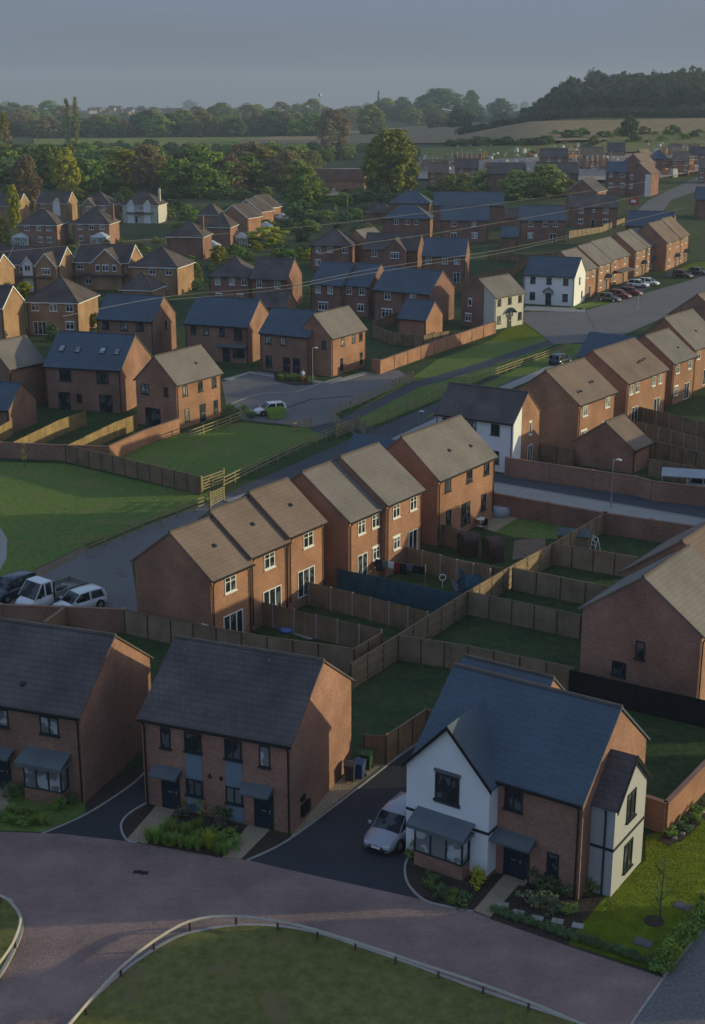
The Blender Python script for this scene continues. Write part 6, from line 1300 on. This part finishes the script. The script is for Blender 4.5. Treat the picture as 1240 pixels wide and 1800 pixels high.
def person2(label, loc, rz, top, legs):
    r = thing('person', label, 'person', loc, rz)
    def limb(b, pts, rs, n=8, mi=0):
        for (a, c), (ra, rc) in zip(zip(pts, pts[1:]), zip(rs, rs[1:])): pass
        k = len(pts); secs = []
        for i, p_ in enumerate(pts):
            p_ = Vector(p_); d_ = (Vector(pts[min(i + 1, k - 1)]) - Vector(pts[max(i - 1, 0)])).normalized(); a_ = Vector((1, 0, 0)) if abs(d_.x) < .8 else Vector((0, 1, 0)); e_ = d_.cross(a_).normalized(); a_ = e_.cross(d_)
            rr = rs[i] if isinstance(rs[i], tuple) else (rs[i], rs[i]); secs.append([p_ + a_ * rr[0] * math.cos(2 * math.pi * j / n) + e_ * rr[1] * math.sin(2 * math.pi * j / n) for j in range(n)])
        ringloft(b, secs, mi)
    b = MB(); limb(b, [(0, 0, 1.46), (0, 0, 1.53), (0, -.01, 1.58), (0, -.01, 1.66), (0, 0, 1.73), (0, 0, 1.76)], [.055, .055, (.07, .085), (.078, .098), (.06, .075), .02], 10)
    limb(b, [(0, -.10, 1.64), (0, -.125, 1.62), (0, -.1, 1.60)], [.01, .018, .01], 6)
    for s in (-1, 1):
        limb(b, [(s * .26, .0, 1.12), (s * .25, -.08, .95), (s * .24, -.11, .88)], [.042, .03, .032]); limb(b, [(s * .08, 0, 1.66), (s * .095, .01, 1.64)], [.025, .015], 6)
        for j in range(5): limb(b, [(s * .24 + (j - 2) * .014, -.11, .87), (s * .24 + (j - 2) * .016, -.13, .80 + .012 * abs(j - 2))], [.009, .007], 5)
    b.build('body', SKIN, r, True)
    b = MB(); limb(b, [(0, 0, .92), (0, 0, 1.1), (0, 0, 1.35), (0, 0, 1.46), (0, 0, 1.5)], [(.165, .11), (.16, .11), (.20, .12), (.14, .09), (.06, .06)], 12)
    for s in (-1, 1): limb(b, [(s * .16, 0, 1.43), (s * .225, .01, 1.28), (s * .26, .0, 1.12)], [.07, .056, .05])
    b.build('top', top, r, True); b = MB(); limb(b, [(0, 0, .82), (0, 0, .98)], [(.15, .11), (.16, .11)], 12)
    for s in (-1, 1): limb(b, [(s * .085, 0, .9), (s * .10, -.02, .48), (s * .11, .02, .08)], [.095, .068, .055])
    b.build('trousers', legs, r, True); b = MB()
    for s in (-1, 1): limb(b, [(s * .11, .05, .05), (s * .11, -.1, .045), (s * .11, -.18, .03)], [(.045, .05), (.045, .04), .02])
    b.build('shoes', BLACKP, r, True); b = MB(); limb(b, [(0, .03, 1.62), (0, .02, 1.72), (0, .005, 1.775)], [(.082, .085), (.084, .10), (.03, .04)], 10); b.build('hair', WOODP, r, True)
p = P(533, 672); person2('person in white top and orange trousers by the court bed', p, R_(10), WHITE, plain('hi_vis_orange', (.55, .16, .03), .7))
# conservatories of the older estate
def conserv(label, px, py, w_=4., d_=3., rz=-10):
    p = G(px, py); r = thing('conservatory', label, 'conservatory', p, R_(rz), 'white conservatories'); b = MB()
    for i in range(7): x = -w_ / 2 + w_ * i / 6; b.box(x - .05, x + .05, -d_ / 2, -d_ / 2 + .1, 0, 2.1)
    for i in range(5): y = -d_ / 2 + d_ * i / 4; b.box(w_ / 2 - .1, w_ / 2, y - .05, y + .05, 0, 2.1).box(-w_ / 2, -w_ / 2 + .1, y - .05, y + .05, 0, 2.1)
    b.box(-w_ / 2, w_ / 2, -d_ / 2 - .01, -d_ / 2 + .11, 2.101, 2.25).box(w_ / 2 - .11, w_ / 2 + .01, -d_ / 2, d_ / 2, 2.101, 2.25).box(-w_ / 2 - .01, -w_ / 2 + .11, -d_ / 2, d_ / 2, 2.101, 2.25); fo = b.build('frame', WHITE, r)
    b = MB(); b.box(-w_ / 2 + .04, w_ / 2 - .04, -d_ / 2 + .04, d_ / 2, 0.1, 2.1); b.build('pane', GLASSN, fo); b = MB(); h = 3.3
    b.add([(-w_ / 2 - .1, -d_ / 2 - .1, 2.26), (w_ / 2 + .1, -d_ / 2 - .1, 2.26), (w_ / 2 + .1, d_ / 2, 2.26), (-w_ / 2 - .1, d_ / 2, 2.26), (0, -.2, h), (0, d_ / 2, h)], [(0, 1, 4), (1, 2, 5, 4), (3, 0, 4, 5), (2, 3, 5), (3, 2, 1, 0)]); b.build('roof', CROOF, r)
    b = MB()
    for c_ in ((-w_ / 2, -d_ / 2), (0, -d_ / 2), (w_ / 2, -d_ / 2), (w_ / 2, 0), (-w_ / 2, 0)): b.tube([(c_[0], c_[1], 2.32), (0, -.2, h + .05)], .05, 5)
    b.build('glazing_bar', WHITE, r)
CROOF = plain('polycarbonate_roof', (.50, .52, .53), .35, .05)
for lab, px, py in (('white conservatory in front of the leftmost plain hip roof', 40, 432), ('white conservatory in front of the hip house with tall chimney', 178, 432), ('white conservatory beside the pyramid roofed house', 372, 448), ('white conservatory beside the hip house before the stepped gables', 424, 433), ('white conservatory below the stepped brown gables', 466, 412), ('white conservatory at the end of the stepped gables', 496, 396)): conserv(lab, px, py)
# far building site: stacks, part-built houses, diggers
q = random.Random(77)
ST = [plain('pale_block_stack', (.50, .45, .40), .9, .2), plain('brick_pack', (.38, .20, .14), .9, .2), plain('wrapped_pack', (.60, .58, .56), .5, .1), plain('grey_pack', (.30, .29, .28), .9, .2), plain('orange_pack', (.50, .26, .12), .9, .15)]
STM = []
for m in ST:
    b = MB(); b.box(-.6, .6, -.6, .6, .12, 1.15)
    for x in (-.5, 0, .5): b.box(x - .06, x + .06, -.6, .6, 0, .119)
    b.box(-.5, .4, -.55, .5, 1.151, 1.6); STM.append(b.data('material_stack', m))
def stacks(label, group, n, x0, x1, y0, y1, s0, s1, mm):
    for i in range(n):
        p = G(q.uniform(x0, x1), q.uniform(y0, y1)); o = tag(obj('material_stack', q.choice([STM[k] for k in mm]), None, p, q.uniform(0, 3)), label, 'pallet', group); s = q.uniform(s0, s1); o.scale = (s, s, s * q.uniform(.7, 1.3))
stacks('pale stack of building materials on the site beyond the estate', 'building material stacks on the far site', 70, 735, 1060, 270, 306, .8, 1.5, (0, 0, 1, 2, 3, 4))
stacks('pale stack of building materials beside the far road', 'building material stacks beside the far road', 60, 1140, 1250, 262, 312, 1., 1.9, (0, 0, 1, 2, 4))
stacks('small pale pack of materials on the pale plots below the field', 'small material packs on the pale plots', 90, 800, 1250, 258, 290, .7, 1.3, (0, 0, 2, 1, 3))
stacks('stack of building materials in the yard left of the big oak', 'material stacks in the yard by the oak', 34, 560, 655, 308, 338, 1., 2., (0, 1, 2, 3, 2))
house('YARD', 'long low brown roofed yard building left of the big oak', (1, -1), (640, 318), -6, 20., 10., ze=4.2, zr=8.2, A=(548, 318), roof=brick('red_roof_tile', (.17, .085, .06), (.14, .07, .05), (.07, .04, .03), 0, .3, .2, .014, .5, .85), wall=BR_ORG, name='yard_building', cat='building')
def shell(label, px, py, rz, w_=9., d_=8., h=4.5):
    """part-built brick house: walls with openings and roof trusses, scaffold round it"""
    p = G(px, py); r = thing('house_shell', label, 'house', p, R_(rz), 'part-built houses on the far site'); b = MB(); t = .3
    for s in (-1, 1):
        b.box(-w_ / 2, w_ / 2, s * (d_ / 2) - t / 2, s * (d_ / 2) + t / 2, -1, 1.); b.box(-w_ / 2, w_ / 2, s * (d_ / 2) - t / 2, s * (d_ / 2) + t / 2, 2.2, 3.4)
        for x in (-w_ / 2, -w_ * .2, w_ * .2, w_ / 2 - 1.): b.box(x, x + 1., s * (d_ / 2) - t / 2, s * (d_ / 2) + t / 2, 1.001, 2.199).box(x, x + 1., s * (d_ / 2) - t / 2, s * (d_ / 2) + t / 2, 3.401, h)
        b.box(s * w_ / 2 - t / 2, s * w_ / 2 + t / 2, -d_ / 2 + t, d_ / 2 - t, -1, h)
    b.build('wall', q.choice([BR_ORG, BR_RED]), r)
    b = MB()
    for i in range(8):
        x = -w_ / 2 + w_ * i / 7; b.tube([(x, -d_ / 2, h), (x, 0, h + 3.2)], .09, 4).tube([(x, d_ / 2, h), (x, 0, h + 3.2)], .09, 4).tube([(x, -d_ / 2, h), (x, d_ / 2, h)], .08, 4)
    b.build('roof_truss', POSTW, r); b = MB()
    for s in (-1, 1):
        for i in range(6): x = -w_ / 2 - .8 + (w_ + 1.6) * i / 5; b.tube([(x, s * (d_ / 2 + 1), 0), (x, s * (d_ / 2 + 1), h + 1)], .06, 5)
        for z in (2., 4., h + .8): b.tube([(-w_ / 2 - .8, s * (d_ / 2 + 1), z), (w_ / 2 + .8, s * (d_ / 2 + 1), z)], .06, 5)
    b.build('scaffold', GALV, r)
for lab, px, py, rz in (('part-built brick house shell left of the orange digger', 765, 300, 20), ('part-built shell behind the left brown roof', 820, 290, 10), ('part-built shell behind the right brown roof', 1000, 286, 30), ('part-built shell beside the blue wing house', 1045, 300, 15), ('part-built shell right of the blue hip roof', 1190, 300, 40), ('part-built shell at the far end of the road', 1215, 285, 20), ('part-built shell on the site skyline', 1235, 272, 25), ('part-built red brick shell below the blue hip roof', 1162, 300, 50)): shell(lab, px, py, rz)
for i, (px, py, A_, ang_, rf, lab) in enumerate(((1000, 277, 950, -4, TILE_BR, 'brown roofed new house just behind the right brown roof'), (1062, 274, 1022, -6, TILE_TAN, 'tan roofed new house beyond the blue wing house'), (1100, 266, 1068, -8, TILE_BR, 'brown roofed new house on the green skyline of the site'), (1212, 284, 1182, -12, TILE_TAN, 'tan roofed new house beyond the far road'),
    (1240, 274, 1212, -12, TILE_BR, 'brown roofed new house at the end of the far road'), (1200, 268, 1176, -10, TILE_TAN, 'tan roofed new house right of the blue hip roof'), (842, 296, 800, -4, TILE_BR, 'brown roofed new house left of the two brown roofs'), (790, 304, 752, -4, TILE_TAN, 'tan roofed new house beside the big oak'), (1262, 296, 1228, -14, TILE_TAN, 'tan roofed new house cut by the edge beyond the far road'))):
    house('S%d' % i, lab, (1, -1), (px, py), ang_, 9., 8.4, zr=8.4, A=(A_, py), roof=rf, wall=[BR_RED, BR_ORG][i % 2], group='new houses standing in the building site', win=WW(U, [-2, 2]) + WW(U, [-2, 2], up=False))
ORNG = plain('machine_orange', (.36, .15, .05), .5, .1); YELL = plain('machine_yellow', (.5, .33, .04), .5, .1)
def digger(label, px, py, rz, mat):
    p = G(px, py); r = thing('digger', label, 'digger', p, R_(rz), 'site machines'); b = MB()
    for s in (-1, 1): b.prism([(-1.6, .15), (-1.3, 0), (1.3, 0), (1.6, .15), (1.6, .6), (1.3, .8), (-1.3, .8), (-1.6, .6)], 'y', s * 1. - .25, s * 1. + .25)
    b.build('track', TYRE, r); b = MB(); b.box(-1.7, 1., -1.1, 1.1, .9, 1.9); b.build('body', mat, r); b = MB(); b.prism([(.0, 1.91), (1.1, 1.91), (1., 2.8), (.1, 2.9)], 'y', .1, 1.05); b.build('cab', CGL, r)
    b = MB(); b.tube([(1., -.3, 1.5), (3.2, -.3, 4.4), (5.4, -.3, 3.2)], .28, 6).tube([(5.4, -.3, 3.2), (5., -.3, 1.)], .2, 6); b.build('arm', mat, r); b = MB(); b.prism([(4.6, .2), (5.4, .4), (5.3, 1.1), (4.8, 1.)], 'y', -.8, .2); b.build('bucket', BLACKP, r); r.scale = (1.05,) * 3
digger('orange digger with raised arm at the left of the site', 846, 284, 60, ORNG); digger('orange digger behind the right brown roof', 935, 278, 20, ORNG); digger('orange digger near the blue wing house', 1048, 278, 100, ORNG); digger('yellow digger by the far road', 1205, 292, 200, YELL)
def sign(label, px, py, h, c, rz=-20):
    p = G(px, py); r = thing('site_sign', label, 'sign', p, R_(rz), 'red and white site boards'); b = MB()
    for s in (-1, 1): b.box(s * .9 - .06, s * .9 + .06, -.05, .05, 0, h)
    b.build('post', GALV, r); b = MB(); b.box(-1.4, 1.4, -.1, -.055, h - 2.2, h); b.build('board', plain('sign_%d' % px, c, .5), r); b = MB(); b.box(-.7, .7, -.12, -.101, h - 1.5, h - .7); b.build('board_panel', WHITE, r)
sign('red board with white panel by the far road', 1113, 375, 4.5, (.45, .05, .05)); sign('small red board on the verge before the far road', 1108, 402, 3., (.45, .04, .04))
# distant village
q = random.Random(21); b = MB(); b.box(-6, 6, -4.5, 4.5, -2, 5); b.prism([(-5.2, 4.9), (5.2, 4.9), (0, 8.6)], 'x', -6.4, 6.4, 1)
VM = [b.data('village_house', [m, TILE_OLD]) for m in (BR_BUF, RENDER_C, BR_RED)]
for i in range(46):
    p = G(q.uniform(130, 330), q.choice((191, 194, 197, 200)) + q.uniform(-1, 1)); o = tag(obj('village_house', q.choice(VM), None, p, R_(q.uniform(-40, 40))), 'tiny house of the distant village on the skyline', 'house', 'distant village houses'); s = q.uniform(.75, 1.05); o.scale = (s, s, s)
for lab, px, py in (('lone house among the trees below the poplars', 105, 232), ('cream house between the meadow trees', 82, 228)):
    p = G(px, py); tag(obj('village_house', VM[1], None, p, R_(30)), lab, 'house').scale = (1.2,) * 3

# ================================================================ haze
b = MB(); b.box(-3500, 3500, -120, 4400, -62, 92); hz = b.build('haze', []); hz['kind'] = 'stuff'
hm = bpy.data.materials.new('haze_air'); hm.use_nodes = True; t = hm.node_tree; t.nodes.remove(t.nodes['Principled BSDF'])
pv = t.nodes.new('ShaderNodeVolumePrincipled'); pv.inputs['Color'].default_value = (.70, .84, 1.0, 1); pv.inputs['Density'].default_value = .00016; pv.inputs['Anisotropy'].default_value = .1
t.links.new(pv.outputs[0], t.nodes['Material Output'].inputs['Volume']); hz.data.materials.append(hm)
